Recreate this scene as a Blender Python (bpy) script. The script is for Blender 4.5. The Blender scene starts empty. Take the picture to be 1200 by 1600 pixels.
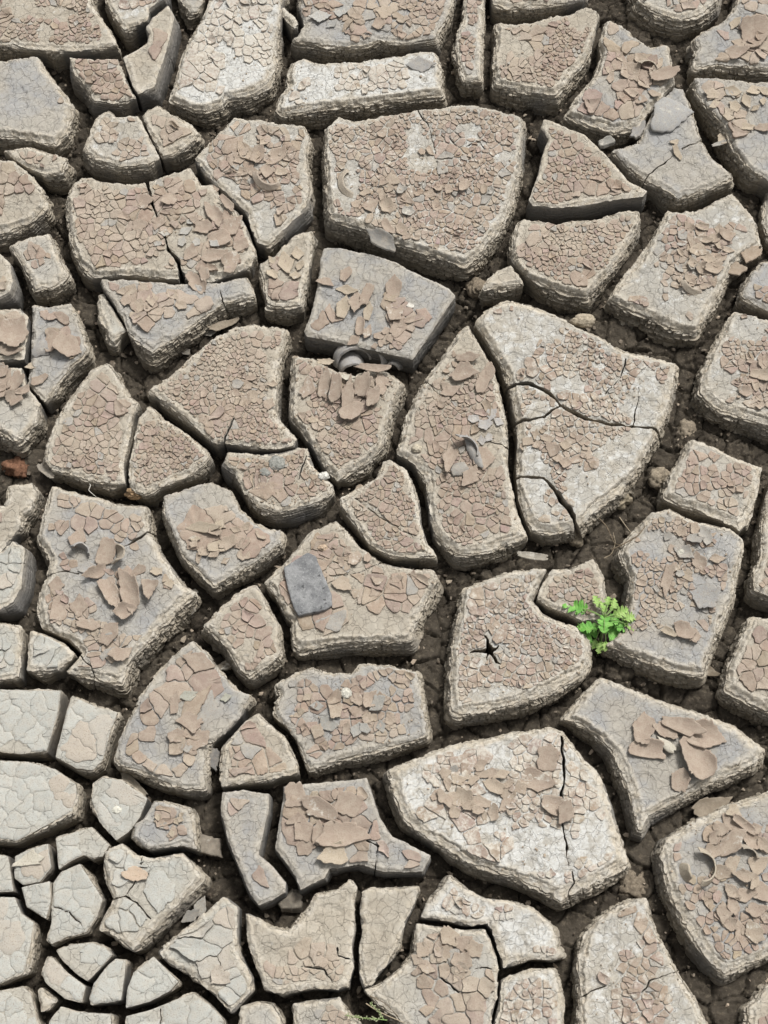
import bpy, math, random
import numpy as np
from mathutils import Vector
R = math.radians
# ------------------------------------------------------------------ camera, sky, sun, exposure
D, TILT = 2.05, R(20)
SC = bpy.context.scene
cam_d = bpy.data.cameras.new('camera'); cam = bpy.data.objects.new('camera', cam_d)
SC.collection.objects.link(cam); SC.camera = cam
FW = np.array((0, math.sin(TILT), -math.cos(TILT))); UP = np.array((0, math.cos(TILT), math.sin(TILT)))
CAM = -FW * D
cam.location = CAM; cam.rotation_euler = (TILT, 0, 0)
cam_d.sensor_fit = 'HORIZONTAL'; cam_d.angle = 2 * math.atan(0.5 / D)
cam_d.clip_start = .05; cam_d.clip_end = 500
SUN_EL, SUN_AZ = R(58), R(35)          # azimuth clockwise from +Y (top of the picture)
w = bpy.data.worlds.new('World'); SC.world = w; w.use_nodes = True
nt = w.node_tree; bg = nt.nodes['Background']
sky = nt.nodes.new('ShaderNodeTexSky'); sky.sky_type = 'NISHITA'; sky.sun_disc = False
sky.sun_elevation = SUN_EL; sky.sun_rotation = SUN_AZ; sky.dust_density = 6; sky.air_density = 1.0; sky.ozone_density = .5
hs = nt.nodes.new('ShaderNodeHueSaturation'); hs.inputs['Saturation'].default_value = .12   # overcast: a whitish sky
nt.links.new(sky.outputs[0], hs.inputs['Color']); nt.links.new(hs.outputs[0], bg.inputs[0])
bg.inputs[1].default_value = .095
sl = bpy.data.lights.new('sun', 'SUN'); sun = bpy.data.objects.new('sun', sl); SC.collection.objects.link(sun)
sl.energy = 2.5; sl.angle = R(12); sl.color = (1, .975, .94)
sd = Vector((math.sin(SUN_AZ) * math.cos(SUN_EL), math.cos(SUN_AZ) * math.cos(SUN_EL), math.sin(SUN_EL)))
sun.rotation_euler = sd.to_track_quat('Z', 'Y').to_euler()
SC.view_settings.view_transform = 'Standard'; SC.view_settings.look = 'None'
SC.view_settings.exposure = 0.18; SC.view_settings.gamma = 1

rng = np.random.default_rng(7)
def unproj(p, z=0.0):
    """photo pixel (1200 x 1600) -> point on the level z"""
    p = np.atleast_2d(np.array(p, float))
    a = (p[:, 0] - 600) / 1200 / D; b = (800 - p[:, 1]) / 1200 / D
    d = np.stack([a, np.zeros_like(a), np.zeros_like(a)], 1) + b[:, None] * UP + FW
    t = (z - CAM[2]) / d[:, 2]
    return (CAM + d * t[:, None])[:, :2]
PX = 1 / 1200.0
# ------------------------------------------------------------------ numpy noise
def _h(ix, iy, iz=0, s=0):
    n = (ix.astype(np.int64) * 374761393 + iy.astype(np.int64) * 668265263 + np.int64(iz) * 2147483647 + s * 974634777) if not isinstance(iz, np.ndarray) \
        else (ix.astype(np.int64) * 374761393 + iy.astype(np.int64) * 668265263 + iz.astype(np.int64) * 1274126177 + s * 974634777)
    n = (n ^ (n >> 13)) * 1274126177
    n = (n ^ (n >> 16)) * 60493
    n = (n ^ (n >> 11)) & 0xffffff
    return n / float(0xffffff)
def vn2(x, y, s=0):
    ix, iy = np.floor(x), np.floor(y); fx, fy = x - ix, y - iy
    fx = fx * fx * (3 - 2 * fx); fy = fy * fy * (3 - 2 * fy)
    a, b, c, d = _h(ix, iy, 0, s), _h(ix + 1, iy, 0, s), _h(ix, iy + 1, 0, s), _h(ix + 1, iy + 1, 0, s)
    return ((a * (1 - fx) + b * fx) * (1 - fy) + (c * (1 - fx) + d * fx) * fy) * 2 - 1
def fbm(x, y, sc, s=0, o=3):
    r = 0; a = 1; t = 0
    for k in range(o):
        r = r + a * vn2(x / sc + 17.3 * k, y / sc - 9.1 * k, s + k); t += a; a *= .5; sc *= .47
    return r / t
def vor2(x, y, s=0, jit=.9):
    ix, iy = np.floor(x), np.floor(y)
    f1 = np.full(x.shape, 9.); f2 = f1.copy(); idn = np.zeros(x.shape)
    for dx in (-1, 0, 1):
        for dy in (-1, 0, 1):
            cx, cy = ix + dx, iy + dy
            px = cx + .5 + jit * (_h(cx, cy, 0, s) - .5); py = cy + .5 + jit * (_h(cx, cy, 0, s + 5) - .5)
            d = np.hypot(px - x, py - y)
            m = d < f1
            f2 = np.where(m, f1, np.minimum(f2, d)); f1 = np.where(m, d, f1)
            idn = np.where(m, _h(cx, cy, 0, s + 9), idn)
    return f1, f2, idn
def vor3(x, y, z, s=0):
    ix, iy, iz = np.floor(x), np.floor(y), np.floor(z)
    f1 = np.full(x.shape, 9.); f2 = f1.copy(); idn = np.zeros(x.shape)
    for dx in (-1, 0, 1):
        for dy in (-1, 0, 1):
            for dz in (-1, 0, 1):
                cx, cy, cz = ix + dx, iy + dy, iz + dz
                px = cx + .5 + .8 * (_h(cx, cy, cz, s) - .5); py = cy + .5 + .8 * (_h(cx, cy, cz, s + 5) - .5)
                pz = cz + .5 + .8 * (_h(cx, cy, cz, s + 3) - .5)
                d = np.sqrt((px - x) ** 2 + (py - y) ** 2 + (pz - z) ** 2)
                m = d < f1
                f2 = np.where(m, f1, np.minimum(f2, d)); f1 = np.where(m, d, f1)
                idn = np.where(m, _h(cx, cy, cz, s + 9), idn)
    return f1, f2, idn
def sstep(a, b, x):
    t = np.clip((x - a) / (b - a), 0, 1); return t * t * (3 - 2 * t)
# ------------------------------------------------------------------ mesh helpers
def make_mesh(name, V, F, mats=(), attrs=None, sharp=None, midx=None):
    """F is a list of (n, k) index arrays (all faces of one array have k corners)"""
    me = bpy.data.meshes.new(name)
    V = np.asarray(V, np.float32)
    me.vertices.add(len(V)); me.vertices.foreach_set('co', V.ravel())
    F = [np.asarray(f, np.int32) for f in F if len(f)]
    tot = sum(f.size for f in F); nf = sum(len(f) for f in F)
    me.loops.add(tot); me.loops.foreach_set('vertex_index', np.concatenate([f.ravel() for f in F]))
    ln = np.concatenate([np.full(len(f), f.shape[1], np.int32) for f in F])
    st = np.concatenate([[0], np.cumsum(ln)[:-1]]).astype(np.int32)
    me.polygons.add(nf); me.polygons.foreach_set('loop_start', st)
    for m in mats: me.materials.append(m)
    if midx is not None: me.polygons.foreach_set('material_index', np.asarray(midx, np.int32))
    me.update(calc_edges=True)
    sh = np.zeros(nf, bool) if sharp is None else np.asarray(sharp, bool)
    me.polygons.foreach_set('use_smooth', ~sh)
    for k, a in (attrs or {}).items():
        a = np.asarray(a, np.float32)
        if a.ndim == 1:
            at = me.attributes.new(k, 'FLOAT', 'POINT'); at.data.foreach_set('value', a)
        else:
            at = me.attributes.new(k, 'FLOAT_COLOR', 'POINT'); at.data.foreach_set('color', a.ravel())
    me.validate()
    return me
def link(name, me, parent=None, loc=(0, 0, 0)):
    o = bpy.data.objects.new(name, me); SC.collection.objects.link(o)
    o.location = loc
    if parent is not None: o.parent = parent
    return o
def tag(o, label=None, cat=None, group=None, kind=None):
    if label: o['label'] = label
    if cat: o['category'] = cat
    if group: o['group'] = group
    if kind: o['kind'] = kind
    return o
# ------------------------------------------------------------------ materials
class NT:
    def __init__(s, name):
        s.m = bpy.data.materials.new(name); s.m.use_nodes = True; s.t = s.m.node_tree
        s.b = s.t.nodes['Principled BSDF']; s.geo = s.n('ShaderNodeNewGeometry')
        s.b.inputs['Roughness'].default_value = .93
        s.b.inputs['Specular IOR Level'].default_value = .25
    def n(s, ty, **kw):
        x = s.t.nodes.new(ty)
        for k, v in kw.items(): setattr(x, k, v)
        return x
    def l(s, a, b): s.t.links.new(a, b)
    def pos(s, sc=(1, 1, 1)):
        m = s.n('ShaderNodeVectorMath', operation='MULTIPLY'); s.l(s.geo.outputs['Position'], m.inputs[0]); m.inputs[1].default_value = sc
        return m.outputs[0]
    def noise(s, scale, detail=3, rough=.55, vec=None, dist=0):
        x = s.n('ShaderNodeTexNoise'); x.inputs['Scale'].default_value = scale; x.inputs['Detail'].default_value = detail
        x.inputs['Roughness'].default_value = rough; x.inputs['Distortion'].default_value = dist
        s.l(vec if vec is not None else s.geo.outputs['Position'], x.inputs['Vector']); return x.outputs['Fac']
    def ramp(s, v, a, b, lo=0., hi=1.):
        x = s.n('ShaderNodeMapRange'); x.interpolation_type = 'SMOOTHSTEP'
        x.inputs['From Min'].default_value = a; x.inputs['From Max'].default_value = b
        x.inputs['To Min'].default_value = lo; x.inputs['To Max'].default_value = hi
        s.l(v, x.inputs['Value']); return x.outputs[0]
    def mix(s, f, a, b, mode='MIX'):
        x = s.n('ShaderNodeMix', data_type='RGBA', blend_type=mode)
        for i, v in ((0, f), (6, a), (7, b)):
            if isinstance(v, (int, float)): x.inputs[i].default_value = v
            elif isinstance(v, tuple): x.inputs[i].default_value = (*v, 1)
            else: s.l(v, x.inputs[i])
        return x.outputs[2]
    def math(s, op, a, b=0.):
        x = s.n('ShaderNodeMath', operation=op)
        for i, v in ((0, a), (1, b)):
            if isinstance(v, (int, float)): x.inputs[i].default_value = v
            else: s.l(v, x.inputs[i])
        return x.outputs[0]
    def attr(s, name):
        return s.n('ShaderNodeAttribute', attribute_name=name)
    def bump(s, h, dist, strength=1., prev=None):
        x = s.n('ShaderNodeBump'); x.inputs['Distance'].default_value = dist; x.inputs['Strength'].default_value = strength
        s.l(h, x.inputs['Height'])
        if prev is not None: s.l(prev, x.inputs['Normal'])
        return x.outputs[0]
    def done(s, col, nrm=None):
        if isinstance(col, tuple): s.b.inputs['Base Color'].default_value = (*col, 1)
        else: s.l(col, s.b.inputs['Base Color'])
        if nrm is not None: s.l(nrm, s.b.inputs['Normal'])
        return s.m

def mat_body():
    s = NT('mud_body')
    mk = s.attr('mask'); sep = s.n('ShaderNodeSeparateColor'); s.l(mk.outputs['Color'], sep.inputs[0])
    side, rim, fresh = sep.outputs[0], sep.outputs[1], sep.outputs[2]; salt = mk.outputs['Alpha']
    base = s.attr('base').outputs['Color']
    # top: smooth silt with faint tone changes, pale dust in the low grain and white salt bloom
    n1 = s.noise(38, 4, .6); n2 = s.noise(420, 4, .65)
    top = s.mix(s.ramp(s.noise(11, 4, .6), .42, .62, 0, .6), base, (.43, .385, .31))
    top = s.mix(s.ramp(n1, .35, .7), top, s.mix(.5, top, (.47, .44, .375)))
    top = s.mix(s.ramp(n2, .42, .68, 0, .42), top, (.24, .21, .17))
    sn = s.math('ADD', s.noise(70, 5, .7), s.math('MULTIPLY', s.math('SUBTRACT', salt, .5), .55))
    top = s.mix(s.math('MULTIPLY', s.ramp(sn, .52, .68), s.ramp(s.noise(260, 3, .6), .3, .6, .3, .9)), top, (.62, .62, .59))
    # rim: ochre beige silt
    rc = s.mix(s.ramp(s.noise(90, 4, .6), .35, .65), (.51, .455, .365), (.57, .53, .455))
    rc = s.mix(s.ramp(n2, .5, .7, 0, .5), rc, (.31, .255, .185))
    top = s.mix(s.math('MULTIPLY', rim, s.ramp(s.noise(55, 4, .7), .25, .5, .25, 1)), top, rc)
    # walls: thin flat layers of ochre, brown and grey silt
    z = s.pos((22, 22, 330)); b1 = s.noise(1, 4, .6, vec=z, dist=.4)
    z2 = s.pos((60, 60, 1100)); b2 = s.noise(1, 3, .6, vec=z2, dist=.3)
    old = s.mix(s.ramp(b1, .36, .64), (.23, .20, .155), (.41, .355, .275))
    old = s.mix(s.ramp(b2, .4, .62, 0, .6), old, (.33, .30, .245))
    old = s.mix(s.ramp(s.noise(45, 4, .6), .55, .7, 0, .5), old, (.24, .205, .155))
    new = s.mix(s.ramp(b2, .35, .65), (.155, .15, .14), (.205, .195, .18))
    wc = s.mix(fresh, old, new)
    wc = s.mix(s.math('MULTIPLY', s.math('MULTIPLY', rim, side), s.math('SUBTRACT', 1., s.math('MULTIPLY', fresh, .75))), wc, s.mix(s.ramp(b2, .35, .65, 0, .55), rc, (.36, .31, .24)))
    col = s.mix(side, top, wc)
    h1 = s.noise(700, 5, .7); h2 = s.noise(2200, 2, .5)
    vo = s.n('ShaderNodeTexVoronoi', feature='DISTANCE_TO_EDGE'); vo.inputs['Scale'].default_value = 75
    wp = s.n('ShaderNodeVectorMath', operation='ADD'); s.l(s.geo.outputs['Position'], wp.inputs[0])
    wn = s.n('ShaderNodeTexNoise'); wn.inputs['Scale'].default_value = 60; s.l(s.geo.outputs['Position'], wn.inputs['Vector'])
    ws = s.n('ShaderNodeVectorMath', operation='SCALE'); ws.inputs['Scale'].default_value = .02; s.l(wn.outputs['Color'], ws.inputs[0]); s.l(ws.outputs[0], wp.inputs[1]); s.l(wp.outputs[0], vo.inputs['Vector'])
    hc = s.math('MULTIPLY', s.ramp(vo.outputs['Distance'], 0, .035), 1.0)
    nb = s.bump(h1, .0011, .9); nb = s.bump(hc, .0011, .8, nb); nb = s.bump(h2, .0003, .7, nb)
    hb = s.math('MULTIPLY', side, s.math('ADD', b2, b1)); nb = s.bump(hb, .0022, .9, nb)
    return s.done(col, nb)
def mat_crust(name='mud_crust', under=False):
    s = NT(name)
    if under:
        c = s.mix(s.ramp(s.noise(60, 3, .6), .35, .65), (.27, .25, .225), (.36, .335, .295))
        c = s.mix(s.ramp(s.noise(500, 3, .6), .5, .7, 0, .5), c, (.20, .18, .155))
        return s.done(c, s.bump(s.noise(900, 4, .6), .0006, .7))
    t = s.attr('tint')
    c = t.outputs['Color']; salt = t.outputs['Alpha']
    c = s.mix(s.ramp(s.noise(120, 4, .6), .38, .66, 0, .55), c, s.mix(.5, c, (.52, .46, .37)))
    c = s.mix(s.ramp(s.noise(650, 4, .65), .5, .7, 0, .6), c, (.23, .17, .125))
    sn = s.math('ADD', s.noise(85, 5, .75), s.math('MULTIPLY', s.math('SUBTRACT', salt, .5), .55))
    c = s.mix(s.math('MULTIPLY', s.ramp(sn, .55, .68), s.ramp(s.noise(300, 3, .6), .3, .6, .2, .85)), c, (.58, .55, .48))
    nb = s.bump(s.noise(520, 5, .7), .0010, .8); nb = s.bump(s.noise(2400, 2, .5), .00035, .7, nb)
    return s.done(c, nb)
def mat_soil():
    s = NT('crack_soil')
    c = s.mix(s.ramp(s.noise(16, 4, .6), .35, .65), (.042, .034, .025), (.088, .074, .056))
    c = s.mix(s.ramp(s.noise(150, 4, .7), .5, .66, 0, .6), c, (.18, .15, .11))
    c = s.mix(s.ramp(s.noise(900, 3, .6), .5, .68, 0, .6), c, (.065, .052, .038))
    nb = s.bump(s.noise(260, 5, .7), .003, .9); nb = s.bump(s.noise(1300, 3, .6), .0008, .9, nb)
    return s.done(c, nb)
def mat_plain(name, a, b, sc=300, bump=.0006, rough=.9):
    s = NT(name); s.b.inputs['Roughness'].default_value = rough
    c = s.mix(s.ramp(s.noise(sc, 4, .65), .38, .64), a, b)
    return s.done(c, s.bump(s.noise(sc * 3, 4, .6), bump, .8))
M_BODY = mat_body(); M_CRUST = mat_crust(); M_UNDER = mat_crust('flake_underside', True); M_SOIL = mat_soil()
# ------------------------------------------------------------------ the plates, traced as outlines on the level of their tops
# fields: key, outline, style (f fine / m middling / l large / n none), base tone (g grey, b beige, p pale, w whitish grey),
#         share of crust kept, options {bare:[(x,y,rx,ry)], crack:[(points,width)], dz, fresh, salt, inset, rim}, label
PL = []
def P(key, pts, style, tone, cov, label, **o): PL.append(dict(key=key, pts=pts, style=style, tone=tone, cov=cov, label=label, **o))
P('a1', [(-40,-40),(138,-40),(142,5),(155,25),(172,48),(180,68),(150,76),(110,80),(60,76),(20,68),(-40,66)],'f','b',.7,'wide beige plate filling the top left corner, thin layered shelf along its edge',bare=[(60,20,70,14)],salt=.4)
P('a2', [(165,-40),(167,0),(177,20),(194,45),(215,38),(231,31),(233,15),(255,-5),(260,-40)],'m','w',.4,'small whitish block at the top edge beside a dark diagonal crack',salt=.6,fresh=.6)
P('a3', [(263,7),(272,23),(263,67),(247,113),(240,133),(217,147),(207,133),(192,90),(230,67),(233,52),(227,43),(237,25)],'l','b',.7,'boomerang shaped beige plate with a tall smooth grey right side',bare=[(215,100,20,26)],fresh=.9,slope=.4)
P('a4', [(108,88),(147,92),(182,88),(195,117),(213,153),(173,160),(147,155),(133,132),(117,117),(110,100)],'m','b',.95,'small pink brown plate hooked under the boomerang shaped plate',fresh=.7,inset=1)
P('a5', [(-40,92),(60,88),(72,110),(97,143),(112,162),(100,205),(85,222),(43,213),(0,208),(-40,205)],'m','g',.06,'smooth bare grey plate at the upper left edge, almost without crust',rim=5)
P('a6', [(150,182),(170,172),(182,182),(216,182),(233,213),(249,245),(227,256),(190,259),(147,247),(131,230),(143,203)],'m','w',.7,'fan shaped plate, larger left half of a pair split by a thin straight crack',bare=[(205,205,20,22)],salt=.5)
P('a7', [(221,178),(247,165),(287,187),(312,207),(290,228),(254,245),(236,213)],'m','b',.9,'triangular plate, right half of a pair split by a thin straight crack',salt=.35)
P('a8', [(5,233),(43,228),(77,238),(103,247),(95,267),(70,270),(45,262),(20,246)],'m','b',.5,'narrow sliver of beige mud wedged below the smooth bare grey plate')
P('a9', [(-40,240),(20,250),(50,273),(67,300),(70,320),(45,345),(0,361),(-40,365)],'l','b',.6,'round shouldered beige plate at the left edge above the small four sided block',bare=[(22,320,12,26)],rim=6)
P('a10',[(15,383),(40,372),(76,363),(88,395),(105,427),(80,445),(55,450),(45,430),(28,400)],'m','w',.45,'small four sided block with a pale bare lower corner near the left edge',bare=[(75,430,26,16)])
P('a11',[(-40,395),(0,396),(15,410),(20,440),(15,455),(-5,465),(-40,470)],'m','b',.8,'cut off block at the left edge with a smooth dark scooped side',fresh=.9,slope=.5)
P('a12',[(115,285),(130,275),(160,280),(205,287),(230,283),(250,275),(297,258),(312,285),(335,285),(345,310),(370,325),(385,350),(398,385),(392,410),(365,425),(330,438),(283,436),(200,428),(145,433),(125,410),(112,380),(108,340),(105,310)],'m','b',.95,'broad plate, white rounded left edge, a heap of loose flakes on its right',crack=[([(229,280),(234,310),(248,342)],6),([(285,440),(279,412),(262,388),(256,368)],7)],bare=[(335,320,30,22),(290,375,26,34),(350,400,24,20)],rim=9,salt=.3)
P('a13',[(308,245),(330,222),(365,183),(400,188),(435,193),(475,195),(483,215),(478,240),(483,290),(480,320),(450,350),(420,380),(400,375),(385,330),(352,300),(333,285),(318,265),(305,250)],'m','w',.75,'tall plate with a smooth dark grey left side and a bare grey lower part',bare=[(400,345,40,38),(350,290,26,18)],fresh=.6,salt=.5)
P('a14',[(155,437),(190,437),(240,438),(270,442),(330,440),(385,428),(397,462),(350,470),(320,490),(280,520),(237,550),(200,520),(193,500),(175,470),(160,450)],'l','g',.72,'wedge shaped plate narrowing to a point at the bottom, grey at its right arm',bare=[(365,452,45,20),(236,525,26,16),(290,455,50,12)],crack=[([(345,453),(350,478)],2)])
P('a15',[(152,460),(160,455),(172,475),(197,515),(188,523),(175,535),(168,520),(155,490)],'n','p',0,'pale slab split off the left side of the wedge shaped plate',dz=-.008)
P('a16',[(488,358),(484,400),(478,430),(470,475),(450,478),(418,475),(412,440),(405,410),(415,405),(430,400),(440,385),(465,365)],'l','b',.85,'narrow upright block with ochre flakes left of the grey plate with brown flakes')
P('a17',[(530,182),(550,188),(580,185),(650,173),(693,168),(720,163),(760,167),(800,175),(818,185),(815,230),(810,270),(800,310),(785,345),(765,370),(745,395),(728,408),(690,397),(640,382),(590,365),(570,355),(515,340),(512,290),(508,240),(510,200)],'f','w',.93,'very large shield shaped plate at top centre, white salt amid its crust',bare=[(545,290,18,40),(590,335,28,10),(655,240,24,34),(735,205,22,12)],salt=.55,rim=6,crack=[([(650,172),(672,200),(681,238)],1.8),([(700,215),(716,231),(752,220),(760,232)],1.6),([(570,345),(572,362)],1.6)])
P('a18',[(470,-40),(715,-40),(705,5),(695,30),(680,60),(640,68),(595,62),(555,70),(510,68),(465,62),(455,58),(465,50),(475,38),(468,10)],'m','g',.8,'top edge plate with loose grey chips on it and a long straight front wall',bare=[(495,40,35,22)],fresh=.5)
P('a19',[(433,8),(445,8),(465,30),(463,45),(450,35)],'n','p',0,'thin leaning splinter of pale mud beside the top edge plate with grey chips',dz=-.004)
P('a20',[(455,93),(473,88),(500,97),(567,92),(613,88),(650,82),(678,80),(687,97),(688,128),(692,145),(640,148),(560,158),(500,165),(440,172),(432,165),(437,145),(450,130),(450,110)],'m','w',.7,'long low plate with a white salt band below the straight front wall at top centre',bare=[(665,100,28,16),(520,145,70,12)],salt=.85,rim=5)
P('a21',[(730,-40),(762,-40),(755,20),(752,60),(752,125),(725,125),(718,100),(712,70),(715,50),(725,25)],'f','w',.7,'slender upright plate at the top between two dark vertical cracks',salt=.5,slope=.35)
P('a22',[(775,30),(800,33),(850,27),(890,20),(917,8),(936,15),(932,45),(922,78),(890,120),(870,145),(845,143),(800,135),(775,128),(772,90),(778,60)],'f','b',.9,'four cornered plate covered in fine pink crust with a grey upper right corner',bare=[(908,30,26,20)],rim=6)
P('a23',[(765,-40),(920,-40),(912,0),(880,5),(850,8),(800,10),(770,5)],'m','b',.7,'dark sided plate cut by the top edge above the four cornered pink plate')
P('a24',[(990,-40),(1000,0),(1030,18),(1065,28),(1095,20),(1120,0),(1130,-40)],'m','w',.6,'round bottomed plate at the top edge with a wide dark ragged side',slope=.7,salt=.4)
P('a25',[(950,30),(973,37),(993,57),(1017,70),(1045,68),(1050,107),(1055,127),(1033,153),(1013,175),(1000,195),(960,200),(917,187),(887,173),(900,150),(933,110),(943,80),(937,65),(943,40)],'l','g',.85,'uneven plate with star shaped brown crust at the upper right, grey at its top corner',bare=[(975,55,40,18)],rim=5)
P('a26',[(1033,155),(1055,135),(1067,138),(1080,167),(1093,213),(1113,247),(1146,277),(1120,287),(1087,300),(1060,308),(1033,290),(1007,277),(977,253),(955,233),(1000,220),(1010,195),(1020,175)],'n','g',0,'bare smooth grey plate without crust at the upper right, cut by a short crack',crack=[([(1008,277),(1050,244),(1063,237)],3),([(1066,233),(1096,218)],2)])
P('a27',[(1160,-40),(1240,-40),(1240,100),(1200,105),(1150,100),(1120,98),(1085,105),(1090,75),(1085,60),(1100,50),(1135,30),(1155,5)],'l','g',.5,'grey plate in the top right corner with raised brown flakes',bare=[(1115,75,35,22)])
P('a28',[(1085,122),(1118,120),(1150,125),(1240,130),(1240,295),(1205,285),(1170,260),(1148,230),(1135,200),(1115,175),(1100,160),(1088,145)],'l','g',.5,'plate at the right edge with blocky ochre flakes on its upper side',bare=[(1185,235,30,40)])
P('a29',[(850,185),(872,192),(913,207),(947,240),(983,283),(1012,298),(1005,307),(947,313),(910,320),(867,322),(833,320),(827,312),(843,265),(848,240),(857,215),(845,200)],'f','b',.97,'triangular plate with very fine pink crust above a smooth grey curved wall',fresh=.95,salt=.3)
P('a30',[(820,340),(873,347),(940,337),(973,325),(1000,323),(997,350),(980,380),(965,405),(943,430),(917,460),(880,452),(850,440),(825,430),(800,405),(803,370),(810,345)],'f','b',.97,'plate directly under the smooth grey curved wall, pink crust with paler left edge',salt=.4,rim=5)
P('a31',[(797,412),(812,427),(818,440),(800,442),(770,447),(755,450),(765,432),(780,418)],'n','b',0,'small bare beige wedge between the great shield plate and its lower right neighbour')
P('a32',[(1045,328),(1065,330),(1100,322),(1145,300),(1165,320),(1182,345),(1190,380),(1165,395),(1143,412),(1127,450),(1087,515),(1053,510),(1013,490),(980,477),(953,463),(975,430),(1000,400),(1015,380),(1030,355)],'m','w',.6,'large lozenge plate at the right with a ragged stack of curled flakes at its middle',bare=[(1000,430,36,40),(1130,330,50,26),(1040,480,40,16)],salt=.5,rim=8)
P('a33',[(1240,400),(1190,410),(1172,430),(1160,462),(1180,475),(1205,485),(1240,490)],'m','g',.3,'small rounded grey plate cut by the right edge below two leaning slabs',fresh=.6)
P('a34',[(1150,483),(1200,498),(1240,505),(1240,672),(1200,662),(1165,650),(1120,632),(1095,610),(1100,575),(1115,545),(1133,510)],'f','w',.6,'high plate at the right edge with stepped layers down its left and lower side',bare=[(1170,515,30,22),(1125,600,26,30)],salt=.5,rim=9)
P('a35',[(505,385),(530,385),(580,395),(620,410),(660,430),(700,450),(712,462),(700,480),(680,510),(660,540),(645,562),(600,550),(550,537),(480,523),(475,515),(485,490),(495,450),(500,410)],'l','g',.12,'smooth grey plate strewn with small brown flakes above a dark straight wall',fresh=.95,keep=[(497,500,18,26)],crack=[([(665,430),(660,480),(640,510)],.9),([(560,395),(590,450),(600,500)],.9)],slope=.08)
P('a36',[(458,553),(490,557),(515,572),(553,588),(563,580),(603,578),(630,597),(613,633),(603,667),(597,693),(573,720),(547,733),(527,747),(507,727),(490,700),(470,667),(453,650),(455,600)],'f','b',.93,'bucket shaped plate with long curled strips lifting at its top edge',bare=[(470,610,12,38),(598,620,12,16)],rim=5)
P('a37',[(233,610),(262,590),(295,560),(330,530),(370,508),(400,505),(447,510),(440,540),(432,580),(432,610),(430,640),(440,660),(463,685),(460,697),(430,700),(390,698),(350,692),(333,692),(287,650)],'f','b',.95,'kite shaped plate with coarse crumbly grains on its crust, left of centre',crack=[([(350,700),(357,672),(366,655)],3.5)],bare=[(425,615,12,14)])
P('a38',[(167,565),(180,583),(200,617),(213,627),(207,653),(203,683),(197,705),(193,725),(196,758),(133,748),(83,730),(67,717),(73,693),(87,657),(110,617),(143,577)],'m','b',1,'tall bell shaped plate, evenly covered in pink brown crust, at the left')
P('a39',[(233,632),(253,653),(293,677),(320,700),(328,713),(300,737),(253,758),(227,770),(202,760),(200,727),(209,683),(217,653)],'f','b',.95,'quarter round plate with crumbly crust, right of the tall bell shaped plate',bare=[(256,665,12,11)])
P('a40',[(357,703),(400,708),(440,705),(467,698),(480,700),(490,730),(520,755),(518,770),(490,785),(455,797),(430,800),(405,790),(380,765),(367,738),(347,723)],'f','b',.93,'bowl shaped plate with a white pebble at its right corner',crack=[([(478,712),(466,748)],2.2)],fresh=.6)
P('a41',[(600,722),(610,718),(635,733),(645,760),(656,790),(657,815),(667,848),(680,867),(640,870),(613,868),(580,852),(560,825),(540,797),(532,777),(555,765),(590,745)],'f','b',.9,'arrowhead shaped plate near the centre with a thin crack running along it',crack=[([(556,778),(600,815),(648,837)],1.8)],salt=.45)
P('a42',[(730,507),(747,533),(767,570),(780,610),(790,650),(794,690),(792,720),(800,760),(810,800),(826,836),(800,845),(750,860),(715,862),(700,850),(680,830),(672,800),(668,750),(645,718),(622,705),(630,680),(640,640),(660,600),(690,560),(710,530)],'f','b',.85,'long upright plate right of centre with grey curls lying on its middle',crack=[([(662,593),(686,617)],3),([(764,688),(790,698)],2.4)],bare=[(770,690,24,34),(705,590,8,14),(745,560,40,24)],rim=9)
P('a47',[(1083,682),(1110,693),(1153,713),(1190,727),(1185,765),(1175,800),(1158,828),(1145,820),(1130,812),(1090,795),(1060,785),(1040,775),(1050,740),(1065,715)],'m','w',.85,'squarish plate at the right with evenly broken pink crust below a pale top corner',bare=[(1085,700,22,18),(1120,725,22,8)],rim=8)
P('a48',[(1020,800),(1047,795),(1087,815),(1143,823),(1162,840),(1153,887),(1147,927),(1130,967),(1113,1013),(1100,1050),(1053,1043),(1013,1030),(965,1008),(950,1006),(975,985),(985,940),(987,900),(970,862),(980,843),(1000,820)],'f','g',.72,'big plate right of the green seedling with a bare grey lower part',bare=[(1050,1005,80,26),(1030,850,34,22),(1105,920,22,24),(1135,980,22,40)],rim=7,salt=.4)
P('a49',[(727,917),(760,903),(793,893),(830,888),(857,885),(846,905),(833,935),(850,957),(872,968),(900,976),(923,1003),(920,1033),(910,1053),(867,1077),(835,1090),(800,1099),(760,1108),(715,1116),(706,1113),(705,1080),(707,1020),(713,980),(723,940)],'f','w',.88,'large rounded plate with a dark star shaped hole in its crust',bare=[(765,1018,13,12),(770,1085,34,14)],salt=.6,rim=10,star=(765,1018))
P('a50',[(863,888),(890,890),(910,880),(927,873),(940,895),(945,925),(943,950),(938,968),(905,968),(890,958),(858,948),(840,935),(848,912)],'f','b',.9,'small corner plate just above the green seedling',salt=.4)
P('a51',[(940,1057),(973,1070),(1033,1093),(1093,1113),(1150,1135),(1195,1170),(1180,1190),(1150,1205),(1093,1230),(1060,1248),(1015,1275),(1000,1305),(995,1280),(985,1235),(970,1200),(958,1170),(935,1145),(900,1125),(883,1120),(900,1100),(920,1075)],'n','g',.0,'fan shaped grey plate at the lower right bearing a few large curled flakes',rim=9,crack=[([(970,1130),(1000,1145),(1015,1165)],.9)])
P('a52',[(1177,963),(1240,968),(1240,1120),(1200,1108),(1160,1090),(1135,1075),(1140,1045),(1155,1010),(1165,985)],'l','b',.85,'plate cut by the right edge with large flat crust pieces and a layered left side',rim=8)
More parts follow.
